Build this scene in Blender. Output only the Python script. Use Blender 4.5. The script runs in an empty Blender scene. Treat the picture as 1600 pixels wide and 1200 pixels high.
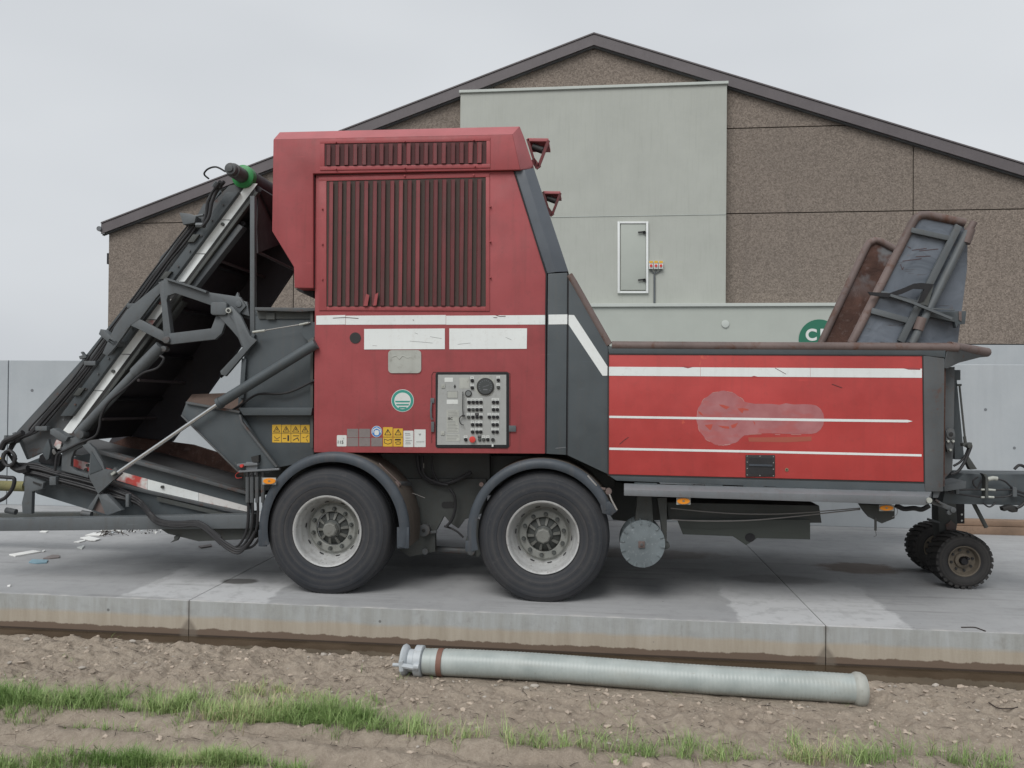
import bpy, bmesh, math, random
import numpy as np
from mathutils import Vector, Matrix

random.seed(7)
rng = np.random.default_rng(7)
scene = bpy.context.scene
COL = scene.collection
R = math.radians

# ------------------------------------------------------------------ camera
F_PX, YAW, PITCH, ROLL, CAM_H = 1200.0, 0.10842, 0.00832, 0.00831, 1.693
_cy, _sy = math.cos(YAW), math.sin(YAW)
FWD = Vector((-_sy*math.cos(PITCH), _cy*math.cos(PITCH), math.sin(PITCH)))
_r = Vector((_cy, _sy, 0)); _u = _r.cross(FWD)
RGT = _r*math.cos(ROLL) + _u*math.sin(ROLL)
UPV = _u*math.cos(ROLL) - _r*math.sin(ROLL)
EYE = Vector((0, 0, CAM_H))
cam_data = bpy.data.cameras.new('camera'); cam = bpy.data.objects.new('camera', cam_data); COL.objects.link(cam)
cam.matrix_world = Matrix(((RGT.x, UPV.x, -FWD.x, EYE.x), (RGT.y, UPV.y, -FWD.y, EYE.y), (RGT.z, UPV.z, -FWD.z, EYE.z), (0, 0, 0, 1)))
cam_data.sensor_fit = 'HORIZONTAL'; cam_data.sensor_width = 36; cam_data.lens = 36*F_PX/1600
cam_data.clip_end = 3000; cam_data.clip_start = 0.05
scene.camera = cam

# ------------------------------------------------------------------ overcast sky and sun
SUN_EL, SUN_AZ = R(50), R(200)      # azimuth clockwise from +Y: behind the camera, a little to the left
world = bpy.data.worlds.new('World'); scene.world = world; world.use_nodes = True
wt = world.node_tree; wt.nodes.clear()
w_out = wt.nodes.new('ShaderNodeOutputWorld'); w_bg = wt.nodes.new('ShaderNodeBackground')
sky = wt.nodes.new('ShaderNodeTexSky'); sky.sky_type = 'NISHITA'; sky.sun_disc = False
sky.sun_elevation = SUN_EL; sky.sun_rotation = SUN_AZ; sky.air_density = 1.0; sky.dust_density = 4.0; sky.ozone_density = 1.0
hsv = wt.nodes.new('ShaderNodeHueSaturation'); hsv.inputs['Saturation'].default_value = 0.12
wt.links.new(sky.outputs[0], hsv.inputs['Color'])
mixw = wt.nodes.new('ShaderNodeMix'); mixw.data_type = 'RGBA'; mixw.inputs[0].default_value = 0.86
# cloud deck: pale grey, a little brighter in places
tc = wt.nodes.new('ShaderNodeTexCoord'); cn = wt.nodes.new('ShaderNodeTexNoise')
cn.inputs['Scale'].default_value = 1.6; cn.inputs['Detail'].default_value = 3
mp = wt.nodes.new('ShaderNodeMapping'); mp.inputs['Scale'].default_value = (1, 1, 2.5)
wt.links.new(tc.outputs['Generated'], mp.inputs[0]); wt.links.new(mp.outputs[0], cn.inputs['Vector'])
cr = wt.nodes.new('ShaderNodeValToRGB')
cr.color_ramp.elements[0].position = 0.3; cr.color_ramp.elements[0].color = (4.35, 4.58, 4.86, 1)
cr.color_ramp.elements[1].position = 0.7; cr.color_ramp.elements[1].color = (5.2, 5.42, 5.66, 1)
wt.links.new(cn.outputs[0], cr.inputs[0])
wt.links.new(hsv.outputs[0], mixw.inputs[6]); wt.links.new(cr.outputs[0], mixw.inputs[7])
wt.links.new(mixw.outputs[2], w_bg.inputs[0]); w_bg.inputs[1].default_value = 0.1
wt.links.new(w_bg.outputs[0], w_out.inputs[0])
sun_d = bpy.data.lights.new('sun', 'SUN'); sun_d.energy = 1.5; sun_d.angle = R(35); sun_d.color = (1.0, 0.985, 0.96)
sun = bpy.data.objects.new('sun', sun_d); COL.objects.link(sun)
_sd = Vector((math.sin(SUN_AZ)*math.cos(SUN_EL), math.cos(SUN_AZ)*math.cos(SUN_EL), math.sin(SUN_EL)))
sun.rotation_euler = _sd.to_track_quat('Z', 'Y').to_euler()
vs = scene.view_settings
vs.view_transform = 'Standard'; vs.look = 'None'; vs.gamma = 1; vs.exposure = 0.50; vs.use_curve_mapping = False

# ------------------------------------------------------------------ from the photograph's pixels to places
def _ray(px, py): return FWD + RGT*((px-800)/F_PX) - UPV*((py-600)/F_PX)
def P(px, py, Y):
    r = _ray(px, py); return EYE + r*(Y/r.y)
def G(px, py, z=0.0):
    r = _ray(px, py); return EYE + r*((z-CAM_H)/r.z)
def scale_at(px, py, Y):
    return (P(px+1, py, Y)-P(px, py, Y)).length      # metres per pixel

# ------------------------------------------------------------------ materials
class NT:
    def __init__(s, name):
        s.m = bpy.data.materials.new(name); s.m.use_nodes = True; s.t = s.m.node_tree; s.t.nodes.clear()
        s.out = s.n('ShaderNodeOutputMaterial'); s.b = s.n('ShaderNodeBsdfPrincipled'); s.l(s.b.outputs[0], s.out.inputs[0])
        s.pos = s.n('ShaderNodeNewGeometry').outputs['Position']
    def n(s, t): return s.t.nodes.new(t)
    def l(s, a, b): s.t.links.new(a, b)
    def set(s, inp, v):
        if hasattr(v, 'is_linked') or hasattr(v, 'links'): s.l(v, inp)
        else:
            if isinstance(v, (tuple, list)) and len(v) == 3 and inp.type == 'RGBA': v = (*v, 1)
            inp.default_value = v
    def vec(s, sc=(1, 1, 1), rot=(0, 0, 0), loc=(0, 0, 0), src=None):
        m = s.n('ShaderNodeMapping'); s.l(src or s.pos, m.inputs[0]); m.inputs['Scale'].default_value = sc
        m.inputs['Rotation'].default_value = rot; m.inputs['Location'].default_value = loc; return m.outputs[0]
    def noise(s, scale, detail=4, rough=0.55, vec=None, dist=0.0):
        n = s.n('ShaderNodeTexNoise'); n.inputs['Scale'].default_value = scale; n.inputs['Detail'].default_value = detail
        n.inputs['Roughness'].default_value = rough; n.inputs['Distortion'].default_value = dist
        s.l(vec or s.pos, n.inputs['Vector']); return n.outputs[0]
    def voro(s, scale, vec=None, feat='F1', out=0):
        n = s.n('ShaderNodeTexVoronoi'); n.inputs['Scale'].default_value = scale; n.feature = feat
        s.l(vec or s.pos, n.inputs['Vector']); return n.outputs[out]
    def rng(s, v, a, b, c=0.0, d=1.0):
        n = s.n('ShaderNodeMapRange'); s.set(n.inputs[0], v)
        for i, x in enumerate((a, b, c, d)): n.inputs[i+1].default_value = x
        return n.outputs[0]
    def math(s, op, a, b=0.0, clamp=False):
        n = s.n('ShaderNodeMath'); n.operation = op; n.use_clamp = clamp; s.set(n.inputs[0], a); s.set(n.inputs[1], b); return n.outputs[0]
    def mix(s, f, a, b, mode='MIX'):
        n = s.n('ShaderNodeMix'); n.data_type = 'RGBA'; n.blend_type = mode
        s.set(n.inputs[0], f); s.set(n.inputs[6], a); s.set(n.inputs[7], b); return n.outputs[2]
    def xyz(s, src=None):
        n = s.n('ShaderNodeSeparateXYZ'); s.l(src or s.pos, n.inputs[0]); return n.outputs
    def bump(s, h, strength=0.2, dist=0.01, nrm=None):
        n = s.n('ShaderNodeBump'); n.inputs['Strength'].default_value = strength; n.inputs['Distance'].default_value = dist
        s.l(h, n.inputs['Height'])
        if nrm: s.l(nrm, n.inputs['Normal'])
        return n.outputs[0]
    def fin(s, col, rough=0.6, metal=0.0, nrm=None, spec=0.5):
        s.set(s.b.inputs['Base Color'], col); s.set(s.b.inputs['Roughness'], rough); s.set(s.b.inputs['Metallic'], metal)
        s.b.inputs['Specular IOR Level'].default_value = spec
        if nrm: s.l(nrm, s.b.inputs['Normal'])
        return s.m

def k(c, f): return tuple(min(1, x*f) for x in c)

def painted(name, col, rough=0.5, dirt=(0.16, 0.13, 0.11), dirt_amt=0.25, var=0.12, streak=0.25, scratch=0.0, wave=0.25, rust=0.0, spec=0.4):
    """weathered painted sheet metal: faded blotches, vertical runs, grime specks, gentle waves in the sheet"""
    N = NT(name)
    big = N.noise(1.7, 4); mid = N.noise(9, 5, 0.65)
    c = N.mix(N.rng(big, 0.3, 0.7), k(col, 1-var), k(col, 1+var))
    c = N.mix(N.rng(mid, 0.45, 0.8, 0, 0.35), c, k(col, 1+2*var))
    st = N.noise(1, 4, 0.6, N.vec((26, 26, 1.3)))
    c = N.mix(N.rng(st, 0.52, 0.8, 0, streak), c, dirt)
    gr = N.noise(28, 6, 0.7)
    c = N.mix(N.rng(gr, 0.56, 0.74, 0, dirt_amt), c, dirt)
    if rust:
        rn = N.noise(6, 8, 0.72, dist=0.4)
        c = N.mix(N.rng(rn, 0.62-rust*0.2, 0.70-rust*0.1, 0, 0.85), c, (0.10, 0.045, 0.028))
    if scratch:
        sc = N.noise(1, 3, 0.5, N.vec((3, 3, 90), (0, 0.5, 0)))
        sc2 = N.noise(5, 2)
        mk = N.math('MULTIPLY', N.rng(sc, 0.70, 0.74), N.rng(sc2, 0.52, 0.6))
        c = N.mix(N.math('MULTIPLY', mk, scratch), c, k(col, 2.2))
    rg = N.rng(mid, 0.3, 0.7, rough-0.08, rough+0.14)
    wv = N.noise(2.6, 1.5, 0.4)
    nb = N.bump(wv, wave, 0.06)
    nb = N.bump(gr, 0.12, 0.002, nb)
    return N.fin(c, rg, 0, nb, spec)

M = {}
M['red'] = painted('faded_red_paint', (0.305, 0.062, 0.066), 0.5, (0.13, 0.055, 0.05), 0.35, 0.13, 0.3, 0.25)
M['red_roof'] = painted('chalky_red_roof_paint', (0.37, 0.115, 0.122), 0.6, (0.2, 0.08, 0.07), 0.3, 0.12, 0.1)
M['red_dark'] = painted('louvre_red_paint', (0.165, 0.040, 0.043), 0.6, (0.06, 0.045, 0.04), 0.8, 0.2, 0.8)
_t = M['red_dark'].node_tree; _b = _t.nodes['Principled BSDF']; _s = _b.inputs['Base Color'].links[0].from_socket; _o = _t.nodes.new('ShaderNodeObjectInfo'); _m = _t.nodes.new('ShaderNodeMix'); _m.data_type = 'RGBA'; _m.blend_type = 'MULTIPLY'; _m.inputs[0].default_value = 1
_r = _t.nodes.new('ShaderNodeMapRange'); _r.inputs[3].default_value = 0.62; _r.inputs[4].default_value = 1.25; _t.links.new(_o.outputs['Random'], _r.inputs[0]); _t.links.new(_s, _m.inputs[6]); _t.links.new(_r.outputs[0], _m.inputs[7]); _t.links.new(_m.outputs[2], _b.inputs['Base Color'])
M['red_hopper'] = painted('bright_red_door_paint', (0.40, 0.050, 0.046), 0.42, (0.20, 0.05, 0.045), 0.3, 0.12, 0.22, 0.3, 0.3)
def add_patches(mt, col, lo, hi, scale, seed, amt):
    t = mt.node_tree; b = [n for n in t.nodes if n.type == 'BSDF_PRINCIPLED'][0]; src = b.inputs['Base Color'].links[0].from_socket
    g = t.nodes.new('ShaderNodeNewGeometry'); mp_ = t.nodes.new('ShaderNodeMapping'); mp_.inputs['Location'].default_value = (seed, seed*2, seed*3); t.links.new(g.outputs['Position'], mp_.inputs[0])
    n_ = t.nodes.new('ShaderNodeTexNoise'); n_.inputs['Scale'].default_value = scale; n_.inputs['Detail'].default_value = 7; n_.inputs['Roughness'].default_value = 0.68; n_.inputs['Distortion'].default_value = 0.4; t.links.new(mp_.outputs[0], n_.inputs['Vector'])
    m_ = t.nodes.new('ShaderNodeMapRange'); m_.inputs[1].default_value = lo; m_.inputs[2].default_value = hi; m_.inputs[4].default_value = amt; t.links.new(n_.outputs[0], m_.inputs[0])
    x_ = t.nodes.new('ShaderNodeMix'); x_.data_type = 'RGBA'; t.links.new(m_.outputs[0], x_.inputs[0]); t.links.new(src, x_.inputs[6]); x_.inputs[7].default_value = (*col, 1); t.links.new(x_.outputs[2], b.inputs['Base Color'])
add_patches(M['red_hopper'], (0.60, 0.13, 0.07), 0.66, 0.70, 3.2, 1.3, 0.55)
add_patches(M['red'], (0.16, 0.045, 0.045), 0.56, 0.75, 1.2, 4.1, 0.5)
add_patches(M['red'], (0.42, 0.13, 0.12), 0.70, 0.73, 7.0, 2.2, 0.5)
M['grey'] = painted('dark_grey_machine_paint', (0.066, 0.078, 0.085), 0.5, (0.10, 0.09, 0.08), 0.35, 0.15, 0.25, 0.35)
add_patches(M['grey'], (0.13, 0.135, 0.135), 0.66, 0.70, 5.0, 3.2, 0.6)
M['grey_worn'] = painted('worn_grey_frame_paint', (0.080, 0.086, 0.090), 0.5, (0.10, 0.075, 0.055), 0.5, 0.2, 0.4, 0.5, rust=0.25)
M['grey_light'] = painted('light_grey_step_paint', (0.15, 0.16, 0.17), 0.42, (0.12, 0.08, 0.07), 0.4, 0.12, 0.2, 0.4)
M['grey_arm'] = painted('grey_linkage_paint', (0.098, 0.109, 0.116), 0.48, (0.08, 0.065, 0.05), 0.5, 0.12, 0.3, 0.4)
M['under'] = painted('grimy_chassis_paint', (0.062, 0.067, 0.064), 0.65, (0.07, 0.055, 0.042), 0.6, 0.3, 0.3)
M['black'] = painted('black_steel', (0.012, 0.012, 0.014), 0.6, (0.05, 0.04, 0.035), 0.3, 0.2, 0.2)
M['belt'] = painted('conveyor_belt_rubber', (0.042, 0.039, 0.044), 0.7, (0.045, 0.032, 0.030), 0.5, 0.3, 0.5)
M['rust_rim'] = painted('rust_brown_rim_tube', (0.13, 0.098, 0.090), 0.6, (0.07, 0.04, 0.03), 0.5, 0.3, 0.2, rust=0.4)
M['white'] = painted('white_reflective_tape', (0.70, 0.73, 0.72), 0.5, (0.38, 0.33, 0.28), 0.25, 0.04, 0.12, 0.0, 0.03)
M['white_bright'] = painted('clean_brightened_tape', (0.82, 0.85, 0.84), 0.5, (0.5, 0.47, 0.42), 0.3, 0.03, 0.05, 0.0, 0.0)  # cleaner tape, its white raised to offset shade from the hood
M['white_red'] = None
M['alu'] = painted('dull_aluminium', (0.36, 0.37, 0.34), 0.5, (0.16, 0.15, 0.12), 0.6, 0.2, 0.2)
M['chrome'] = NT('chromed_rod').fin((0.62, 0.63, 0.63), 0.22, 0.9)
M['yellow'] = painted('yellow_safety_sticker', (0.62, 0.38, 0.04), 0.5, (0.25, 0.17, 0.05), 0.3, 0.08, 0.2, 0, 0.05)
M['amber'] = NT('amber_reflector').fin((0.75, 0.26, 0.02), 0.25)
M['ink'] = NT('black_print').fin((0.02, 0.02, 0.02), 0.6)
M['grey_ink'] = NT('grey_print').fin((0.20, 0.20, 0.20), 0.6)
M['stk_white'] = painted('white_sticker', (0.60, 0.62, 0.60), 0.5, (0.35, 0.33, 0.3), 0.3, 0.06, 0.2, 0, 0.02)
M['stk_grey'] = painted('blank_grey_sticker', (0.19, 0.165, 0.16), 0.6, (0.14, 0.11, 0.1), 0.6, 0.15, 0.2, 0, 0.02)
M['teal'] = NT('teal_print').fin((0.035, 0.26, 0.21), 0.5)
M['blue'] = NT('blue_print').fin((0.05, 0.19, 0.48), 0.5)
M['ghost'] = None
M['brass'] = NT('dull_brass').fin((0.30, 0.25, 0.16), 0.4, 0.6)
M['redcap'] = NT('red_plastic').fin((0.55, 0.05, 0.04), 0.4)
M['green'] = painted('green_drum_flange', (0.025, 0.22, 0.06), 0.45, (0.05, 0.06, 0.04), 0.4, 0.15, 0.2)
M['panel_face'] = painted('control_plate', (0.33, 0.34, 0.33), 0.45, (0.2, 0.19, 0.17), 0.4, 0.08, 0.2, 0, 0.03)
M['hose'] = painted('black_rubber_hose', (0.022, 0.022, 0.024), 0.55, (0.07, 0.06, 0.05), 0.4, 0.2, 0.0, 0, 0.0)
M['cable'] = NT('steel_cable').fin((0.25, 0.24, 0.23), 0.5, 0.5)
M['galv'] = painted('galvanised_plate', (0.145, 0.17, 0.18), 0.5, (0.34, 0.36, 0.37), 0.7, 0.3, 0.0)
M['wood'] = painted('weathered_timber', (0.22, 0.15, 0.105), 0.8, (0.09, 0.06, 0.045), 0.5, 0.25, 0.0)
M['mossy'] = painted('mossy_yellow_sleeve', (0.13, 0.12, 0.055), 0.8, (0.04, 0.09, 0.04), 1.0, 0.5, 0.0)

# red / white worn tape
N = NT('worn_red_white_tape'); w = N.noise(5, 3, 0.6, N.vec((1, 1, 1), loc=(3, 0, 1))); g = N.noise(30, 5)
c = N.mix(N.rng(w, 0.47, 0.58), (0.62, 0.61, 0.59), (0.50, 0.07, 0.06)); c = N.mix(N.rng(g, 0.5, 0.8, 0, 0.5), c, (0.3, 0.24, 0.2))
M['white_red'] = N.fin(c, 0.55)
# ghost of a removed decal
N = NT('removed_decal_residue'); a = N.noise(7, 5, 0.6); b2 = N.voro(9, N.vec((1, 1, 1.3), loc=(.3, 0, .1)), out=1)
bn = N.noise(6.5, 2, 0.5, N.vec((1.1, 1, 2.1), loc=(5, 1, 2)))
c = N.mix(N.rng(a, 0.35, 0.7), (0.34, 0.115, 0.12), (0.40, 0.165, 0.17)); c = N.mix(N.rng(bn, 0.5, 0.62, 0, .5), c, (0.40, 0.085, 0.08))
M['ghost'] = N.fin(c, 0.6)
N = NT('bare_scratch'); M['scratch'] = N.fin((0.07, 0.03, 0.03), 0.6)
# rusty inner sheet
M['grey_blue'] = painted('blue_grey_corner_paint', (0.095, 0.108, 0.125), 0.42, (0.10, 0.10, 0.10), 0.3, 0.12, 0.15, 0.3, 0.3)
N = NT('rusty_hopper_sheet'); a = N.noise(3.5, 8, 0.7, dist=0.6); b = N.noise(18, 6, 0.7)
c = N.mix(N.rng(a, 0.35, 0.68), (0.048, 0.027, 0.022), (0.115, 0.062, 0.048)); c = N.mix(N.rng(b, 0.55, 0.72, 0, 0.6), c, (0.17, 0.13, 0.12))
z = N.xyz()[2]; g = N.noise(4, 3)
c = N.mix(N.math('MULTIPLY', N.rng(z, 2.6, 3.0), N.rng(g, .45, .55)), c, (0.16, 0.16, 0.165))
M['rusty'] = N.fin(c, 0.8, 0, N.bump(a, 0.6, 0.03), 0.2)
# dented blue grey sheet
N = NT('dented_grey_sheet'); a = N.noise(4, 3, 0.5, dist=0.8); b = N.noise(16, 6, 0.7)
c = N.mix(N.rng(a, 0.3, 0.7), (0.095, 0.112, 0.135), (0.145, 0.165, 0.195))
s1 = N.noise(1, 3, 0.6, N.vec((5, 5, 50), (0, 0.35, 0))); c = N.mix(N.rng(s1, 0.66, 0.7, 0, 0.7), c, (0.05, 0.035, 0.03))
c = N.mix(N.rng(b, 0.6, 0.75, 0, 0.6), c, (0.13, 0.08, 0.065))
M['dented'] = N.fin(c, N.rng(b, 0.3, 0.7, 0.35, 0.55), 0, N.bump(a, 0.45, 0.05), 0.5)
# tyre rubber: dusty, ring-wise scuffs
def rubber(name, base, dust, amt):
    N = NT(name); a = N.noise(3, 5, 0.6); b = N.noise(22, 6, 0.7)
    o = N.n('ShaderNodeTexCoord').outputs['Object']; x, y, zz = N.xyz(o)
    rr = N.math('SQRT', N.math('ADD', N.math('MULTIPLY', x, x), N.math('MULTIPLY', zz, zz)))
    ring = N.n('ShaderNodeTexNoise'); ring.noise_dimensions = '1D'; ring.inputs['Scale'].default_value = 38; ring.inputs['Detail'].default_value = 3
    N.l(rr, ring.inputs['W'])
    f = N.math('ADD', N.math('MULTIPLY', N.rng(ring.outputs[0], 0.35, 0.7), 0.5), N.math('MULTIPLY', N.rng(a, 0.3, 0.7), 0.5))
    c = N.mix(N.math('MULTIPLY', f, amt), base, dust); c = N.mix(N.rng(b, 0.55, 0.75, 0, 0.4), c, dust)
    h = N.math('ADD', ring.outputs[0], N.math('MULTIPLY', b, 0.3))
    return N.fin(c, 0.72, 0, N.bump(h, 0.16, 0.005), 0.35)
M['tyre'] = rubber('dusty_tyre_rubber', (0.021, 0.025, 0.032), (0.090, 0.083, 0.078), 0.50)
M['tyre_dark'] = rubber('black_lug_tyre_rubber', (0.018, 0.018, 0.019), (0.07, 0.064, 0.058), 0.6)
M['tyre_far'] = M['tyre']
M['rim'] = painted('brake_dusty_silver_rim', (0.54, 0.545, 0.54), 0.34, (0.16, 0.13, 0.10), 0.6, 0.12, 0.4, 0, 0.0)
M['rim'].node_tree.nodes['Principled BSDF'].inputs['Metallic'].default_value = 0.45
M['wheel_disc'] = painted('grey_wheel_disc', (0.215, 0.22, 0.205), 0.5, (0.09, 0.07, 0.05), 0.7, 0.15, 0.3, 0, 0.0)
M['hubp'] = painted('dusty_hub', (0.15, 0.152, 0.14), 0.6, (0.06, 0.05, 0.04), 0.6, 0.2, 0.1)
M['rim_mud'] = painted('muddy_rim', (0.13, 0.11, 0.085), 0.75, (0.05, 0.04, 0.035), 0.6, 0.3, 0.1)
M['fender'] = painted('black_plastic_mudguard', (0.050, 0.060, 0.072), 0.5, (0.12, 0.10, 0.085), 0.35, 0.2, 0.3)
M['fender_mud'] = painted('mudguard_underside', (0.09, 0.075, 0.062), 0.8, (0.15, 0.12, 0.10), 0.6, 0.25, 0.5)

# ---- setting materials
N = NT('pebble_dash_concrete')
v1 = N.voro(34, out=1); sp = N.n('ShaderNodeSeparateColor'); N.l(v1, sp.inputs[0])
v2 = N.noise(34, 3, 0.75); lg = N.noise(0.5, 4)
c = N.mix(N.rng(sp.outputs[0], 0, 1), (0.115, 0.093, 0.076), (0.34, 0.285, 0.24))
c = N.mix(N.rng(v2, 0.35, 0.68, 0, 0.75), c, (0.225, 0.19, 0.163))
c = N.mix(N.rng(lg, 0.35, 0.7, 0, 0.22), c, (0.15, 0.13, 0.115))
wk = N.noise(1, 4, 0.6, N.vec((2.0, 2.0, 0.25))); c = N.mix(N.rng(wk, 0.55, 0.75, 0, 0.2), c, (0.09, 0.08, 0.075))
oi = N.n('ShaderNodeObjectInfo').outputs['Random']; c = N.mix(N.rng(oi, 0, 1, 0, 0.22), c, (0.14, 0.125, 0.11))
M['pebble'] = N.fin(c, 0.9, 0, N.bump(v2, 0.8, 0.02), 0.2)
M['beige'] = painted('pale_sage_cladding', (0.385, 0.40, 0.365), 0.55, (0.27, 0.28, 0.245), 0.2, 0.04, 0.28, 0, 0.08, spec=0.3)
M['beige_low'] = painted('pale_grey_cladding', (0.38, 0.405, 0.37), 0.55, (0.30, 0.315, 0.28), 0.1, 0.03, 0.08, 0, 0.08, spec=0.3)
M['trim'] = painted('pale_trim', (0.46, 0.49, 0.46), 0.5, (0.25, 0.26, 0.24), 0.2, 0.04, 0.1, 0, 0.02)
M['white_frame'] = painted('white_frame', (0.70, 0.72, 0.71), 0.5, (0.35, 0.35, 0.33), 0.15, 0.04, 0.1, 0, 0.02)
M['fascia'] = painted('brown_metal_fascia', (0.115, 0.102, 0.106), 0.5, (0.05, 0.04, 0.04), 0.2, 0.1, 0.15, 0, 0.1)
M['joint'] = NT('dark_joint').fin((0.035, 0.03, 0.026), 0.9)
N = NT('precast_wall_concrete'); a = N.noise(0.9, 5, 0.6); b = N.noise(30, 5, 0.7); s = N.noise(1, 5, 0.65, N.vec((9, 9, 0.8)))
c = N.mix(N.rng(a, 0.3, 0.7), (0.36, 0.39, 0.41), (0.43, 0.455, 0.47)); c = N.mix(N.rng(s, 0.5, 0.8, 0, 0.3), c, (0.31, 0.33, 0.345)); c = N.mix(N.rng(b, 0.55, 0.75, 0, 0.25), c, (0.48, 0.50, 0.51))
oi = N.n('ShaderNodeObjectInfo').outputs['Random']; c = N.mix(N.rng(oi, 0, 1, 0, 0.15), c, (0.28, 0.29, 0.30))
M['wall'] = N.fin(c, 0.75, 0, N.bump(b, 0.2, 0.004), 0.3)

# water
N = NT('muddy_ditch_water'); a = N.noise(3, 3)
M['water'] = N.fin(N.mix(N.rng(a, .4, .6), (0.050, 0.036, 0.022), (0.075, 0.055, 0.036)), 0.04, 0, N.bump(N.noise(9, 2), 0.03, 0.01), 0.6)
# soil
def soil_mat():
    N = NT('sandy_soil'); a = N.noise(1.3, 5, 0.6); b = N.noise(14, 8, 0.72); s = N.noise(90, 5, 0.75)
    c = N.mix(N.rng(a, 0.3, 0.7), (0.375, 0.315, 0.25), (0.47, 0.405, 0.33))
    c = N.mix(N.rng(b, 0.35, 0.7), k((0.36, 0.30, 0.238), 0.80), c)
    c = N.mix(N.rng(s, 0.5, 0.7, 0, 0.55), c, (0.50, 0.425, 0.355))
    c = N.mix(N.rng(s, 0.34, 0.26, 0, 0.7), c, (0.10, 0.072, 0.055))
    v = N.voro(6.0, N.vec((1, 1.6, 0.0)), 'DISTANCE_TO_EDGE'); cm = N.noise(2.2, 3)
    crack = N.math('MULTIPLY', N.rng(N.math('ADD', v, N.math('MULTIPLY', N.math('SUBTRACT', b, .5), .06)), 0.022, 0.0), N.rng(cm, 0.5, 0.56))
    c = N.mix(N.math('MULTIPLY', crack, 0.5), c, (0.07, 0.05, 0.04))
    z = N.xyz()[2]; wet = N.rng(N.math('ADD', z, N.math('MULTIPLY', b, 0.03)), -0.272, -0.255)
    c = N.mix(wet, (0.085, 0.056, 0.038), c)
    hh = N.math('ADD', N.math('MULTIPLY', b, 1.0), N.math('MULTIPLY', s, 0.4))
    return N.fin(c, N.rng(wet, 0, 1, 0.35, 0.95), 0, N.bump(hh, 1.0, 0.03), 0.25)
M['soil'] = soil_mat()
M['clod'] = painted('dry_clods', (0.38, 0.32, 0.26), 0.95, (0.14, 0.10, 0.08), 0.6, 0.25, 0.0, 0, 0.0)
M['stone'] = painted('pale_stones', (0.36, 0.33, 0.29), 0.85, (0.2, 0.17, 0.14), 0.5, 0.2, 0.0, 0, 0.0)
M['twig'] = NT('dark_twigs').fin((0.045, 0.034, 0.028), 0.9)
M['tile_white'] = painted('white_tile_shard', (0.72, 0.72, 0.70), 0.5, (0.4, 0.38, 0.35), 0.3, 0.05, 0, 0, 0)
M['tile_blue'] = painted('blue_tile_shard', (0.20, 0.32, 0.38), 0.5, (0.2, 0.2, 0.2), 0.3, 0.1, 0, 0, 0)
N = NT('grass_blades'); N_rand = N.n('ShaderNodeAttribute'); N_rand.attribute_name = 'tone'
c = N.mix(N_rand.outputs['Fac'], (0.115, 0.215, 0.05), (0.36, 0.46, 0.19)); c = N.mix(N.rng(N_rand.outputs['Fac'], 0.985, 0.995), c, (0.46, 0.40, 0.24))
M['grass'] = N.fin(c, 0.55, 0, None, 0.3)
N.b.inputs['Transmission Weight'].default_value = 0.0
N = NT('far_field_ground'); a = N.noise(0.05, 4); M['field'] = N.fin(N.mix(a, (0.10, 0.11, 0.05), (0.20, 0.15, 0.11)), 0.95)

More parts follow.
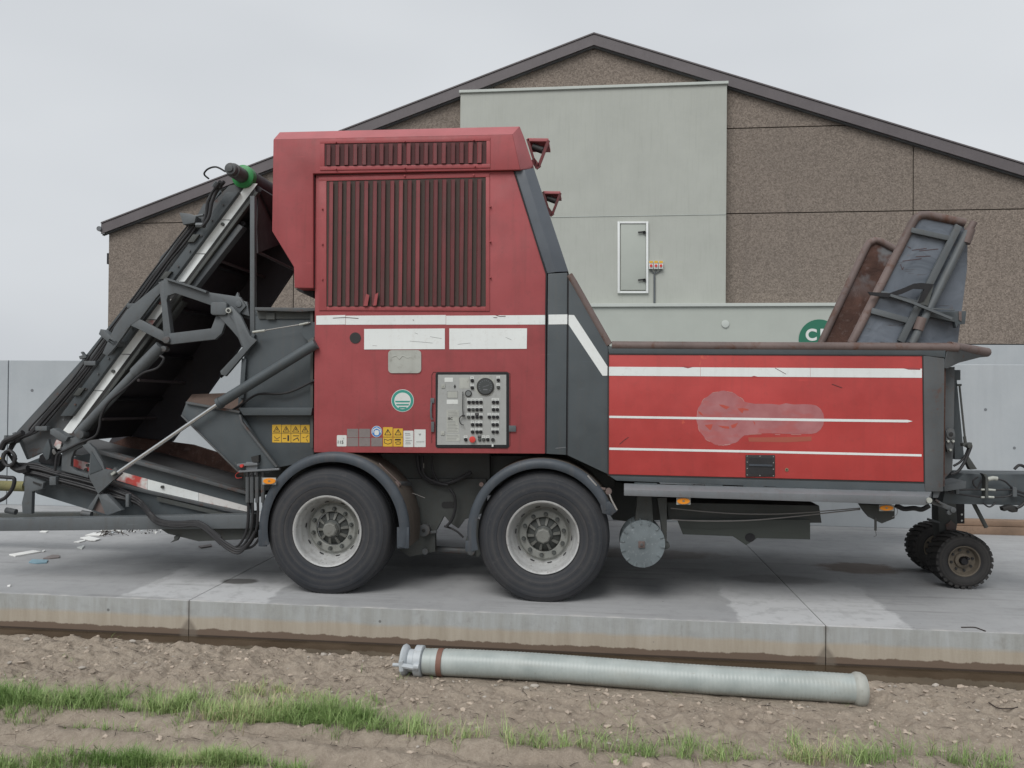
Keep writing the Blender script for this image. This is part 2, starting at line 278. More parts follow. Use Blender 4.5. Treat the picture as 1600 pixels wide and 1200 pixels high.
# ------------------------------------------------------------------ mesh helpers
SPLIT = {'strut_mount', 'chute_side', 'hub_rib', 'hinge_sleeve', 'hose_fitting', 'chassis_rail', 'axle', 'rim_tube', 'lifting_plug', 'bolt', 'screw', 'control_cable', 'hose_clamp', 'vent_hole', 'air_hose', 'motor_hose', 'drawbar_hose', 'quick_coupling', 'roller_stub', 'recess', 'belt_cleat', 'bent_slat_end', 'brake_hose', 'hose_clip', 'yellow_ring', 'scratch', 'tape_chip', 'small_clip', 'rail_groove', 'dial_marks', 'printed_bars', 'mudguard_stay', 'mudguard_end', 'landing_leg', 'print_lines', 'pipe_bracket_bolt', 'conduit_pipe', 'hose_knot', 'guard_bar', 'hood_flap', 'stay_clamp'}
class MB:
    def __init__(s): s.v = []; s.f = []; s.mi = []; s.cur = 0
    def add(s, vs, fs):
        o = len(s.v); s.v += [Vector(p) for p in vs]; s.f += [tuple(i+o for i in f) for f in fs]; s.mi += [s.cur]*len(fs)
    def poly(s, pts, d):
        d = Vector(d); n = len(pts); a = [Vector(p) for p in pts]; b = [p+d for p in a]
        fs = [tuple(range(n)), tuple(range(2*n-1, n-1, -1))]
        for i in range(n): j = (i+1) % n; fs.append((j, i, i+n, j+n))
        s.add(a+b, fs); return s
    def prism(s, pts, Y, depth):
        return s.poly([P(x, y, Y) for x, y in pts], (0, depth, 0))
    def rect(s, x0, y0, x1, y1, Y, depth): return s.prism([(x0, y0), (x1, y0), (x1, y1), (x0, y1)], Y, depth)
    def box(s, x0, x1, y0, y1, z0, z1):
        return s.poly([(x0, y0, z0), (x1, y0, z0), (x1, y0, z1), (x0, y0, z1)], (0, y1-y0, 0))
    def ribbon(s, pts, wpx, Y, depth):
        """a bar of constant (or per-point) width along a traced line"""
        n = len(pts); w = wpx if isinstance(wpx, (list, tuple)) else [wpx]*n
        L = []; Rr = []
        for i in range(n):
            p = Vector(pts[i]); d = Vector((0, 0))
            if i: d += (p-Vector(pts[i-1])).normalized()
            if i < n-1: d += (Vector(pts[i+1])-p).normalized()
            d.normalize(); nn = Vector((-d.y, d.x))
            m = 1.0
            if 0 < i < n-1:
                d1 = (p-Vector(pts[i-1])).normalized(); m = 1/max(0.5, abs(d.dot(d1)))
            L.append(p+nn*w[i]/2*m); Rr.append(p-nn*w[i]/2*m)
        return s.prism([tuple(q) for q in L+Rr[::-1]], Y, depth)
    def tube(s, pts, r, n=10, cap=True):
        pts = [Vector(p) for p in pts]; m = len(pts); rr = r if isinstance(r, (list, tuple)) else [r]*m
        vs = []; prev = None
        for i, p in enumerate(pts):
            d = (pts[min(i+1, m-1)]-pts[max(i-1, 0)]).normalized()
            if prev is None:
                a = Vector((0, 0, 1)) if abs(d.z) < 0.9 else Vector((1, 0, 0)); u = d.cross(a).normalized()
            else:
                u = (prev-d*prev.dot(d)).normalized()
            prev = u; w = d.cross(u)
            for q in range(n):
                t = 2*math.pi*q/n; vs.append(p+(u*math.cos(t)+w*math.sin(t))*rr[i])
        fs = []
        for i in range(m-1):
            for q in range(n): fs.append((i*n+q, i*n+(q+1) % n, (i+1)*n+(q+1) % n, (i+1)*n+q))
        if cap: fs += [tuple(range(n-1, -1, -1)), tuple(range((m-1)*n, m*n))]
        s.add(vs, fs); return s
    def ptube(s, pts, Y, rpx, n=10):
        """tube along a traced line; points may carry their own depth"""
        W = [P(p[0], p[1], p[2] if len(p) > 2 else Y) for p in pts]
        return s.tube(W, rpx*scale_at(pts[0][0], pts[0][1], Y), n)
    def hose(s, pts, Y, rpx, n=7, sub=6):
        W = [P(p[0], p[1], p[2] if len(p) > 2 else Y) for p in pts]
        return s.tube(smooth(W, sub), rpx*scale_at(pts[0][0], pts[0][1], Y), n)
    def cyl(s, a, b, r, n=20): return s.tube([a, b], r, n)
    def disc(s, px, py, rpx, Y, depth, n=24, ry=None):
        ry = ry or rpx
        return s.prism([(px+rpx*math.cos(2*math.pi*i/n), py+ry*math.sin(2*math.pi*i/n)) for i in range(n)], Y, depth)
    def lathe(s, prof, n=64, c=(0, 0, 0), closed=False):
        """profile (radius, y) turned about the Y axis"""
        c = Vector(c); m = len(prof); vs = []; fs = []
        for i in range(n):
            t = 2*math.pi*i/n
            for r, y in prof: vs.append(c+Vector((r*math.cos(t), y, r*math.sin(t))))
        mm = m if closed else m-1
        for i in range(n):
            j = (i+1) % n
            for q in range(mm): fs.append((i*m+q, j*m+q, j*m+(q+1) % m, i*m+(q+1) % m))
        s.add(vs, fs); return s
    def pieces(s):
        par = list(range(len(s.v)))
        def fd(a):
            while par[a] != a: par[a] = par[par[a]]; a = par[a]
            return a
        for f in s.f:
            a = fd(f[0])
            for q in f[1:]: par[fd(q)] = a
        g = {}
        for f, m_ in zip(s.f, s.mi): g.setdefault(fd(f[0]), []).append((f, m_))
        out = []
        for fl_ in g.values():
            ids = sorted({i for f, _ in fl_ for i in f}); mp_ = {a: b for b, a in enumerate(ids)}
            q = MB(); q.v = [s.v[i] for i in ids]; q.f = [tuple(mp_[i] for i in f) for f, _ in fl_]; q.mi = [m_ for _, m_ in fl_]; out.append(q)
        return out
    def build(s, name, mat, parent=None, bevel=0.0, smooth_ang=40, label=None, origin=None, stuff=False):
        if name in SPLIT and not stuff:
            ps = s.pieces()
            if len(ps) > 1:
                return [q._build(name, mat, parent, bevel, smooth_ang, label, origin, stuff) for q in ps][0]
        return s._build(name, mat, parent, bevel, smooth_ang, label, origin, stuff)
    def _build(s, name, mat, parent=None, bevel=0.0, smooth_ang=40, label=None, origin=None, stuff=False):
        mats = mat if isinstance(mat, (list, tuple)) else [mat]
        lo = Vector([min(v[i] for v in s.v) for i in range(3)]); hi = Vector([max(v[i] for v in s.v) for i in range(3)])
        o = Vector(origin) if origin is not None else (lo+hi)/2
        me = bpy.data.meshes.new(name); me.from_pydata([v-o for v in s.v], [], s.f)
        for m_ in mats: me.materials.append(M[m_] if isinstance(m_, str) else m_)
        if len(mats) > 1: me.polygons.foreach_set('material_index', s.mi)
        bm = bmesh.new(); bm.from_mesh(me)
        bmesh.ops.recalc_face_normals(bm, faces=bm.faces)
        if bevel:
            es = [e for e in bm.edges if len(e.link_faces) == 2 and e.calc_face_angle(0) > R(30)]
            bmesh.ops.bevel(bm, geom=es, offset=bevel, segments=2, profile=0.6, affect='EDGES', clamp_overlap=True)
        if smooth_ang:
            for f in bm.faces: f.smooth = True
            for e in bm.edges: e.smooth = len(e.link_faces) == 2 and e.calc_face_angle(0) < R(smooth_ang)
        bm.to_mesh(me); bm.free()
        ob = bpy.data.objects.new(name, me); COL.objects.link(ob)
        ob.location = o
        if parent: setpar(ob, parent)
        if label: ob['label'] = label
        if stuff: ob['kind'] = 'stuff'
        return ob

WORLD = {}
def wloc(ob):
    l = Vector(ob.location)
    while ob.parent: ob = ob.parent; l += Vector(ob.location)
    return l
def setpar(ob, parent):
    ob.parent = parent; ob.location = Vector(ob.location)-wloc(parent)
def smooth(W, sub=6):
    out = []
    n = len(W)
    for i in range(n-1):
        p0, p1, p2, p3 = W[max(i-1, 0)], W[i], W[i+1], W[min(i+2, n-1)]
        for q in range(sub):
            t = q/sub
            out.append(0.5*((2*p1)+(p2-p0)*t+(2*p0-5*p1+4*p2-p3)*t*t+(3*p1-3*p2+p3-p0)*t**3))
    out.append(W[-1]); return out
def empty(name, loc, label=None, cat=None, group=None, kind=None, parent=None):
    o = bpy.data.objects.new(name, None); COL.objects.link(o); o.location = loc; o.empty_display_size = 0.2
    if parent: setpar(o, parent)
    return tag(o, label, cat, group, kind)
def tag(o, label=None, cat=None, group=None, kind=None):
    if label: o['label'] = label
    if cat: o['category'] = cat
    if group: o['group'] = group
    if kind: o['kind'] = kind
    return o
def copy_part(src, parent, shift):
    c = src.copy(); COL.objects.link(c); c.parent = parent; c.location = Vector(src.location)+Vector(shift)
    return c
def text(s, px, py, Y, hpx, mat, parent, name='lettering', bold=0.0, proud=0.002, align='CENTER'):
    cu = bpy.data.curves.new(name, 'FONT'); cu.body = s; cu.size = hpx*scale_at(px, py, Y)*1.38; cu.align_x = align; cu.align_y = 'CENTER'
    cu.extrude = 0.0006; cu.offset = bold
    tmp = bpy.data.objects.new(name, cu); COL.objects.link(tmp)
    dg = bpy.context.evaluated_depsgraph_get(); dg.update()
    me = bpy.data.meshes.new_from_object(tmp.evaluated_get(dg)); bpy.data.objects.remove(tmp); me.name = name
    me.materials.clear(); me.materials.append(M[mat])
    ob = bpy.data.objects.new(name, me); COL.objects.link(ob)
    ob.location = P(px, py, Y)-Vector((0, proud, 0)); ob.rotation_euler = (R(90), 0, 0)
    if parent: setpar(ob, parent)
    return ob

# value noise for terrain
def _h(ix, iy, s):
    n = (ix*374761393 + iy*668265263 + s*362437) & 0x7fffffff
    n = ((n ^ (n >> 13))*1274126177) & 0x7fffffff
    return ((n ^ (n >> 16)) & 0xffff)/65535.0
def vn(x, y, sc, s=0):
    x = x/sc; y = y/sc; ix = np.floor(x).astype(np.int64); iy = np.floor(y).astype(np.int64); fx = x-ix; fy = y-iy
    fx = fx*fx*(3-2*fx); fy = fy*fy*(3-2*fy)
    a = _h(ix, iy, s); b = _h(ix+1, iy, s); c = _h(ix, iy+1, s); d = _h(ix+1, iy+1, s)
    return (a*(1-fx)+b*fx)*(1-fy)+(c*(1-fx)+d*fx)*fy
def fbm(x, y, sc, s=0, o=4):
    t = 0; a = 1.0; w = 0
    for i in range(o): t = t+a*vn(x, y, sc/2**i, s+i*17); w += a; a *= .5
    return t/w

def grid_mesh(name, xs, ys, zf, mat):
    XX, YY = np.meshgrid(xs, ys); ZZ = zf(XX, YY); nx, ny = len(xs), len(ys)
    v = np.stack([XX.ravel(), YY.ravel(), ZZ.ravel()], 1)
    i = np.arange(nx*ny).reshape(ny, nx)
    q = np.stack([i[:-1, :-1].ravel(), i[:-1, 1:].ravel(), i[1:, 1:].ravel(), i[1:, :-1].ravel()], 1)
    return np_mesh(name, v, q, mat)
def np_mesh(name, v, q, mat, smooth_=True):
    me = bpy.data.meshes.new(name); kf = q.shape[1]
    me.vertices.add(len(v)); me.vertices.foreach_set('co', v.astype(np.float32).ravel())
    me.loops.add(q.size); me.loops.foreach_set('vertex_index', q.astype(np.int32).ravel())
    me.polygons.add(len(q)); me.polygons.foreach_set('loop_start', np.arange(0, q.size, kf, dtype=np.int32))
    me.polygons.foreach_set('loop_total', np.full(len(q), kf, dtype=np.int32))
    me.polygons.foreach_set('use_smooth', np.full(len(q), smooth_, dtype=bool))
    me.materials.append(M[mat]); me.update(calc_edges=True)
    ob = bpy.data.objects.new(name, me); COL.objects.link(ob); return ob

# ================================================================== SETTING
YP = G(800, 958).y                 # front edge of the concrete yard
YW = 10.15                         # precast wall behind the machine
YB2 = 20.0                         # barn gable
XJ1 = G(297, 937).x; XJ2 = G(1290, 977).x
SP = XJ2-XJ1
WATER_Z = -0.285

N = NT('yard_concrete')
a = N.noise(0.8, 5, 0.6); b = N.noise(6, 6, 0.7); s = N.noise(60, 4, 0.7); tr = N.noise(1, 4, 0.6, N.vec((0.5, 5, 1), (0, 0, 0.25)))
c = N.mix(N.rng(a, 0.3, 0.7), (0.275, 0.279, 0.284), (0.35, 0.352, 0.355))
c = N.mix(N.rng(tr, 0.5, 0.75, 0, 0.45), c, (0.385, 0.39, 0.395))
c = N.mix(N.rng(b, 0.5, 0.75, 0, 0.35), c, (0.19, 0.19, 0.19)); c = N.mix(N.rng(s, 0.55, 0.75, 0, 0.3), c, (0.35, 0.35, 0.345))
X, Yc, Z = N.xyz()
edge = N.math('MULTIPLY', N.math('SUBTRACT', N.noise(4, 4), 0.5), 0.16)
def band(xj, w):
    d = N.math('ABSOLUTE', N.math('SUBTRACT', N.math('ADD', X, N.math('MULTIPLY', edge, 0.5)), xj))
    return N.rng(N.math('ADD', d, N.math('MULTIPLY', N.math('SUBTRACT', N.noise(3.0, 5, .7), .5), .22)), w, w-0.035)
bands = N.math('MAXIMUM', band(XJ1, 0.62), band(XJ2, 0.62))
# pale laitance bands beside the slab joints, ending about a metre and a half in
bands = N.math('MULTIPLY', bands, N.rng(N.math('ADD', Yc, N.math('MULTIPLY', N.noise(2.5, 3), 0.9)), YP+1.9, YP+1.0))
c = N.mix(N.math('MULTIPLY', bands, 0.62), c, (0.56, 0.565, 0.57))
wear = N.noise(7, 6, 0.7); c = N.mix(N.math('MULTIPLY', bands, N.rng(wear, 0.5, 0.62, 0, 0.45)), c, (0.27, 0.27, 0.27))
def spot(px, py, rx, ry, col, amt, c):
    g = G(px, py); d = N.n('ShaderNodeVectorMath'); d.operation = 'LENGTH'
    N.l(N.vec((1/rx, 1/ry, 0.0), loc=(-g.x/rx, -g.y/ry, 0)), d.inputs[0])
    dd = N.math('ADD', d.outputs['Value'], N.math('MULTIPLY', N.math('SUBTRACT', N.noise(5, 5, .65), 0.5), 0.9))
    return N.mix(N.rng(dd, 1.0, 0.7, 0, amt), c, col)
tm = N.noise(1, 5, 0.7, N.vec((0.35, 9, 1))); c = N.mix(N.math('MULTIPLY', N.rng(tm, 0.52, 0.62), N.rng(N.noise(1.1, 3), .45, .6, 0, .45)), c, (0.16, 0.158, 0.155))
c = N.mix(N.rng(N.noise(24, 3, .6), .70, .74, 0, .6), c, (0.12, 0.11, 0.10))
c = spot(374, 908, 0.19, 0.11, (0.05, 0.045, 0.04), 0.8, c)
c = spot(1345, 888, 0.45, 0.28, (0.115, 0.075, 0.05), 0.75, c)
c = spot(1010, 865, 0.9, 0.30, (0.14, 0.105, 0.085), 0.55, c)
c = spot(1215, 905, 0.5, 0.2, (0.13, 0.125, 0.12), 0.5, c)
c = spot(640, 870, 1.2, 0.5, (0.10, 0.10, 0.10), 0.5, c)  # broad dark patch under the machine: shade put into the concrete colour
# vertical front face: clean concrete, ochre silt band, wet brown band at the water
run = N.noise(1, 5, 0.65, N.vec((14, 14, 1.6))); fz = N.math('ADD', Z, N.math('MULTIPLY', N.math('SUBTRACT', N.noise(2.2, 5, 0.7), 0.5), 0.05))
fc = N.mix(N.rng(run, 0.35, 0.7), (0.31, 0.315, 0.30), (0.385, 0.40, 0.40)); fc = N.mix(N.rng(N.noise(9, 6, .7), .5, .75, 0, .5), fc, (0.24, 0.245, 0.24))
fc = N.mix(N.rng(N.noise(1, 5, 0.7, N.vec((5, 5, 3), loc=(4, 0, 0))), 0.58, 0.72, 0, 0.55), fc, (0.20, 0.19, 0.17))
fc = N.mix(N.rng(fz, -0.112, -0.145), fc, N.mix(N.rng(run, 0.3, 0.7), (0.33, 0.285, 0.225), (0.41, 0.365, 0.30)))
wz = N.math('ADD', Z, N.math('MULTIPLY', N.math('SUBTRACT', N.noise(4.5, 6, 0.75, N.vec((1, 1, 0.2))), 0.5), 0.085))
fc = N.mix(N.rng(wz, -0.221, -0.229), fc, (0.145, 0.105, 0.078)); fc = N.mix(N.rng(Z, -0.268, -0.273), fc, (0.05, 0.036, 0.027))
for xj in (XJ1, XJ2):
    dj = N.math('ABSOLUTE', N.math('SUBTRACT', X, xj)); wdt = N.math('ADD', N.rng(Z, -0.14, -0.24, 0.008, 0.075), N.math('MULTIPLY', N.math('SUBTRACT', N.noise(9, 4), 0.5), 0.03))
    fc = N.mix(N.math('MULTIPLY', N.rng(N.math('SUBTRACT', dj, wdt), 0.012, -0.02), 0.7), fc, (0.15, 0.125, 0.10))
# bug holes in the cast face
vv = N.voro(3.2, N.vec((1, 0.01, 1.0))); fc = N.mix(N.rng(vv, 0.045, 0.03), fc, (0.16, 0.16, 0.155))
top = N.rng(Z, -0.006, -0.003)
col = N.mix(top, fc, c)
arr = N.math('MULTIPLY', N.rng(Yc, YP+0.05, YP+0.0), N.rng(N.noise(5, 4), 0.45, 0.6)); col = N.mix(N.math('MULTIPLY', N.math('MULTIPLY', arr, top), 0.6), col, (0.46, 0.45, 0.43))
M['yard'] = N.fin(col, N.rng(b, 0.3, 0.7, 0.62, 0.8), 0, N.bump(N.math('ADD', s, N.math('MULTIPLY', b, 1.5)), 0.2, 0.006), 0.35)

pad = MB().box(-40, 60, YP+0.03, YP+34, -0.6, -0.03).build('concrete_pad', 'joint', smooth_ang=0)
tag(pad, kind='structure')
xs_ = [XJ1-2*SP, XJ1-SP, XJ1, XJ2, XJ2+SP, XJ2+2*SP]
for i in range(len(xs_)-1):
    s_ = MB().box(xs_[i]+0.0025, xs_[i+1]-0.0025, YP, YP+34, -0.42, 0.0).build('slab', 'yard', pad, bevel=0.006, smooth_ang=0)

# a broad sheet of ground to the horizon
gp = MB().box(-600, 600, -300, 1500, -0.75, -0.62).build('ground', 'field', smooth_ang=0); tag(gp, kind='structure')
wa = MB().box(-30, 30, YP-1.2, YP-0.0005, WATER_Z-0.05, WATER_Z).build('ditch_water', 'water', smooth_ang=0); tag(wa, kind='structure')

# ---- soil field in the foreground
rowA, rowB = G(0, 1100, -.22), G(1300, 1205, -.22)
rd = (rowB-rowA); rd.z = 0; rd.normalize(); rn = Vector((-rd.y, rd.x, 0))
def row_s(x, y): return (x-rowA.x)*rn.x+(y-rowA.y)*rn.y        # distance across the drill rows
pipeA, pipeB = G(640, 1054, -.215), G(1358, 1101, -.215)
pd = (pipeB-pipeA); pd.z = 0; PL = pd.length; pd.normalize(); pn = Vector((-pd.y, pd.x, 0))
def soil_z(x, y):
    d = YP-y                                   # distance from the concrete face
    w = 0.20 + 0.13*vn(x, y*0, 2.1, 5) + 0.07*vn(x, y*0, 0.55, 9) + 0.05*np.clip((x-1.2)/2.5, 0, 1)
    w = w - 0.12*np.clip((-1.2-x)/1.5, 0, 1)
    t = np.clip((d-w+0.06)/0.30, 0, 1); t = t*t*(3-2*t)
    base = WATER_Z-0.05 + 0.105*t + 0.015*np.clip((d-.6)/2, 0, 1)
    s = row_s(x, y)+0.05*(vn(x, y, 0.8, 3)-.5)
    ridge = 0.022*np.cos(2*np.pi*(s+0.02)/0.26)*np.clip((0.12-s)/0.2, 0, 1)
    bank = np.clip((s-0.1)/0.3, 0, 1)
    n1 = fbm(x, y, 0.55, 11, 4)-.5; n2 = fbm(x, y, 0.11, 31, 4)-.5
    cl = np.abs(fbm(x, y, 0.17, 51, 4)-.5)
    scall = np.maximum(0, vn(x*1.0+0.3*y, y*1.7, 0.14, 71)-.45)
    z = base+ridge*(1-0.5*bank)+t*(0.055*n1+0.036*n2+0.10*cl*(0.25+bank)+0.022*scall*(1-bank)) + (0.014+0.020*bank)*(fbm(x, y, 0.06, 91, 4)-.5)*t + (0.006+0.03*bank)*np.maximum(0, fbm(x, y, 0.06, 191, 2)-.60)*t
    # flattened under the pipe
    u = (x-pipeA.x)*pd.x+(y-pipeA.y)*pd.y; v = (x-pipeA.x)*pn.x+(y-pipeA.y)*pn.y
    near = np.clip(1-(np.abs(v-0.02)-0.07)/0.12, 0, 1)*np.clip((u+.15)/.15, 0, 1)*np.clip((PL+.15-u)/.15, 0, 1)
    return z*(1-near)+(-0.228+0.02*n2)*near
xs = np.concatenate([np.arange(-9, -4.2, 0.05), np.arange(-4.2, 4.2, 0.0085), np.arange(4.2, 9, 0.05)])
ys = np.concatenate([np.arange(-1.0, 3.0, 0.05), np.arange(3.0, YP+0.02, 0.0085)])
soil = grid_mesh('soil', xs, ys, soil_z, 'soil'); tag(soil, kind='structure')
so2 = MB().box(-40, 40, -40, YP-0.02, -0.6, -0.345).build('soil_field', 'soil', smooth_ang=0); tag(so2, kind='structure')

# ---- precast wall
zt = P(60, 563, YW).z
wall = empty('precast_wall', (0, YW, 0), 'long pale grey precast concrete wall of large panels behind the red machine', 'wall')
x = G(45, 800).x; x = P(12, 650, YW).x
edges = [x-12, x-6, x, x+8, x+16, x+22, x+28, x+34]
for i in range(len(edges)-1):
    MB().box(edges[i]+.007, edges[i+1]-.007, YW, YW+0.16, 0.0, zt).build('wall_panel', 'wall', wall, bevel=0.008, smooth_ang=0)
m = MB(); m.box(edges[0], edges[-1], YW+0.03, YW+0.13, 0.0, zt-0.02); m.build('wall_core', 'joint', wall, smooth_ang=0)
m = MB()
for px, py in ((50, 610), (1540, 640), (1585, 700)): m.disc(px, py, 2.4, YW-0.002, 0.02, 10)
m.build('lifting_plug', 'grey_light', wall)

# ---- barn gable
barn = empty('barn', P(928, 600, YB2)*1.0 if False else (P(928, 600, YB2).x, YB2, -0.3), 'wide gabled barn of brown pebble dashed concrete panels with dark fascia', 'barn')
apex = P(928, 58, YB2); eL = P(166, 351, YB2); eRp = P(1600, 262, YB2)
slR = (apex.z-eRp.z)/(eRp.x-apex.x); slL = (apex.z-eL.z)/(apex.x-eL.x); xL = P(169, 430, YB2).x
xR = apex.x+(apex.z-eL.z)/slR
def clip(poly, a, b, c_):      # keep a*x+b*z<=c
    out = []
    for i in range(len(poly)):
        p, q = poly[i], poly[(i+1) % len(poly)]; dp = a*p[0]+b*p[1]-c_; dq = a*q[0]+b*q[1]-c_
        if dp <= 0: out.append(p)
        if dp*dq < 0: t = dp/(dp-dq); out.append((p[0]+(q[0]-p[0])*t, p[1]+(q[1]-p[1])*t))
    return out
def gable(poly, lower=0.02):
    poly = clip(poly, slR, 1, apex.z+slR*apex.x-lower); return clip(poly, -slL, 1, apex.z-slL*apex.x-lower)
vx = [xL] + [P(px, 300, YB2).x for px in (460, 770, 1089, 1427)]
vx = [vx[0]] + ([vx[1]] ) + vx[2:] ; stp = vx[-1]-vx[-2]
while vx[-1]+stp < xR: vx.append(vx[-1]+stp)
vx.append(xR)
zb = P(1500, 538, YB2).z; z1 = P(1135, 334, YB2).z; z2 = P(1137, 201, YB2).z
zs = [zb, z1, z2, z2+(z2-z1), z2+2*(z2-z1)]
for i in range(len(vx)-1):
    for j in range(len(zs)-1):
        x0, x1, a0, a1 = vx[i]+.012, vx[i+1]-.012, zs[j]+.012, zs[j+1]-.012
        q = gable([(x0, a0), (x1, a0), (x1, a1), (x0, a1)])
        if len(q) < 3: continue
        MB().poly([(p[0], YB2, p[1]) for p in q], (0, 0.15, 0)).build('wall_panel', 'pebble', barn, bevel=0.006, smooth_ang=0)
q = gable([(xL, -0.6), (xR, -0.6), (xR, 30), (xL, 30)], 0.05)
MB().poly([(p[0], YB2+0.06, p[1]) for p in q], (0, 30, 0)).build('barn_body', 'joint', barn, smooth_ang=0)
MB().box(xL, xR, YB2-0.02, YB2+0.05, -0.6, zb-0.012).build('plinth', 'wall', barn, smooth_ang=0)
# fascia boards and roof sheets
tl = 0.27
for sgn, e_ in ((-1, Vector((xL-0.12, 0, apex.z-slL*(apex.x-xL+0.12)))), (1, Vector((xR+0.12, 0, apex.z-slR*(xR+0.12-apex.x))))):
    a3 = Vector((apex.x, YB2-0.16, apex.z)); b3 = Vector((e_.x, YB2-0.16, e_.z))
    MB().poly([a3, b3, b3-Vector((0, 0, tl)), a3-Vector((0, 0, tl))], (0, 0.05, 0)).build('fascia', 'fascia', barn, smooth_ang=0)
    a4 = a3+Vector((0, -0.02, 0.012)); b4 = b3+Vector((0, -0.02, 0.012))
    MB().poly([a4, b4, b4+Vector((0, 0, 0.035)), a4+Vector((0, 0, 0.035))], (0, 30.5, 0)).build('roof_sheet', 'fascia', barn, smooth_ang=0)
    MB().poly([a3-Vector((0, -.06, tl)), b3-Vector((0, -.06, tl)), b3-Vector((0, -.06, tl+.035)), a3-Vector((0, -.06, tl+.035))], (0, 0.09, 0)).build('fascia_lip', 'grey_worn', barn, smooth_ang=0)
m = MB(); g0 = Vector((xL-0.12, YB2-0.10, eL.z-0.05)); m.cyl(g0-Vector((0.04, 0.1, 0.10)), g0+Vector((-0.04, 30, -0.10)), 0.07, 10); m.build('gutter', 'grey_light', barn)
MB().box(xL-0.08, xL+0.0, YB2+0.05, YB2+0.15, P(165, 412, YB2).z, P(165, 395, YB2).z).build('wall_lamp', 'black', barn)
# cladding box
YC1, YC2 = YB2-0.32, YB2-0.62
q = [(720, 139), (1136, 127)]
a5 = P(720, 141, YC1); b5 = P(1136, 128, YC1); xb0, xb1 = P(719, 200, YC1).x, P(1135, 300, YC1).x
zc = (a5.z+b5.z)/2; zseam = P(1000, 337, YC1).z; z_an = P(1100, 476, YC2).z
MB().box(xb0, xb1, YC1, YB2-0.005, zseam+0.004, zc-0.07).build('cladding_upper', 'beige', barn, bevel=0.01, smooth_ang=0)
MB().box(xb0, xb1, YC1, YB2-0.005, z_an-0.5, zseam-0.004).build('cladding_lower', 'beige', barn, bevel=0.01, smooth_ang=0)
MB().box(xb0+.01, xb1-.01, YC1-0.012, YC1+.1, zseam-.007, zseam+.007).build('seam_strip', 'trim', barn, smooth_ang=0)
MB().box(xb0-.03, xb1+.03, YC1-0.05, YB2-0.005, zc-.07, zc).build('cornice', 'trim', barn, bevel=0.008, smooth_ang=0)
xa0, xa1 = P(560, 500, YC2).x, P(1316, 500, YC2).x
MB().box(xa0, xa1, YC2, YB2-0.03, -0.5, z_an-0.05).build('lean_to_cladding', 'beige_low', barn, bevel=0.01, smooth_ang=0)
MB().box(xa0-.03, xa1+.03, YC2-0.06, YB2-0.03, z_an-0.05, z_an+0.03).build('cornice', 'trim', barn, bevel=0.008, smooth_ang=0)
# hatch
hd = MB().rect(970, 350, 1009, 453, YC1-0.04, 0.035).build('access_door', 'beige_low', barn, bevel=0.006)
for nm, r_ in (('door_frame', (965, 346, 968.5, 458)), ('door_frame', (1009.6, 346, 1013, 458)), ('door_frame', (968.7, 346, 1009.4, 349)), ('door_frame', (968.7, 455, 1009.4, 458))):
    MB().rect(*r_, YC1-0.06, 0.055).build(nm, 'white_frame', hd, bevel=0.004)
for hy in (363, 437.5):
    m = MB(); m.ribbon([(997, hy), (1008, hy-1)], 2.2, YC1-0.09, 0.02); m.disc(1007, hy, 2.4, YC1-0.09, 0.06, 10); m.build('handle', 'black', hd)
for bx in (1014, 1021.7, 1029.4):
    sw = MB().rect(bx, 408, bx+6.8, 420, YC1-0.10, 0.095).build('isolator_switch', 'stk_white', barn, bevel=0.006)
    MB().rect(bx+.5, 407.6, bx+6.3, 411, YC1-0.11, 0.012).build('cover', 'yellow', sw)
    m = MB(); m.disc(bx+3.4, 415, 2.2, YC1-0.125, 0.03, 10); m.build('rotary_knob', 'redcap', sw)
m = MB()
for bx in (1017.4, 1025.1, 1032.8): m.ptube([(bx, 420.5), (bx, 423), (1022.5, 428), (1022.5, 433)], YC1-0.03, 0.8, 6)
m.ptube([(1022.5, 430), (1022.5, 474)], YC1-0.03, 1.6, 8); m.build('conduit', 'grey_arm', barn)
m = MB(); m.disc(1133.5, 506, 6, YC2-0.03, 0.035, 20); m.build('vent_cap', 'trim', barn, bevel=0.006)
sg = MB(); sg.disc(1280, 531, 32, YC2-0.012, 0.012, 48); sg = sg.build('sign_disc', NT('green_sign').fin((0.018, 0.14, 0.085), 0.5), barn)
for ch_, x_ in (('C', 1267.5), ('R', 1288.5)): text(ch_, x_, 524, YC2-0.013, 18.5, 'stk_white', sg, 'sign_lettering', bold=0.014)

# ---- loose timbers near the wall
tb = empty('timber_beam', G(1560, 836), 'rough brown timber beam lying on the yard behind the drawbar', 'timber')
yb = G(1560, 836).y
for (za, zc2, dy) in ((0.0, 0.095, 0.0), (0.10, 0.165, 0.03)):
    xx0 = P(1490, 830, yb).x
    MB().box(xx0, xx0+3.2, yb+dy, yb+dy+0.16, za, zc2).build('plank', 'wood', tb, bevel=0.006)

# ================================================================== THE SHREDDER
Y0 = 6.16                      # near side of the machine
Y1 = Y0+2.45                   # far side
sh = empty('mobile_shredder', (0, (Y0+Y1)/2, 0), 'large red and dark grey trailer mounted shredding machine with folded conveyor and hopper', 'shredder')

# ---------------- engine housing
def solid(front, top_pts=None, *a): pass
low = MB().prism([(493, 273), (802, 266), (853, 428), (852, 709), (490, 707)], Y0, Y1-Y0).build('engine_housing', 'red', sh, bevel=0.008)
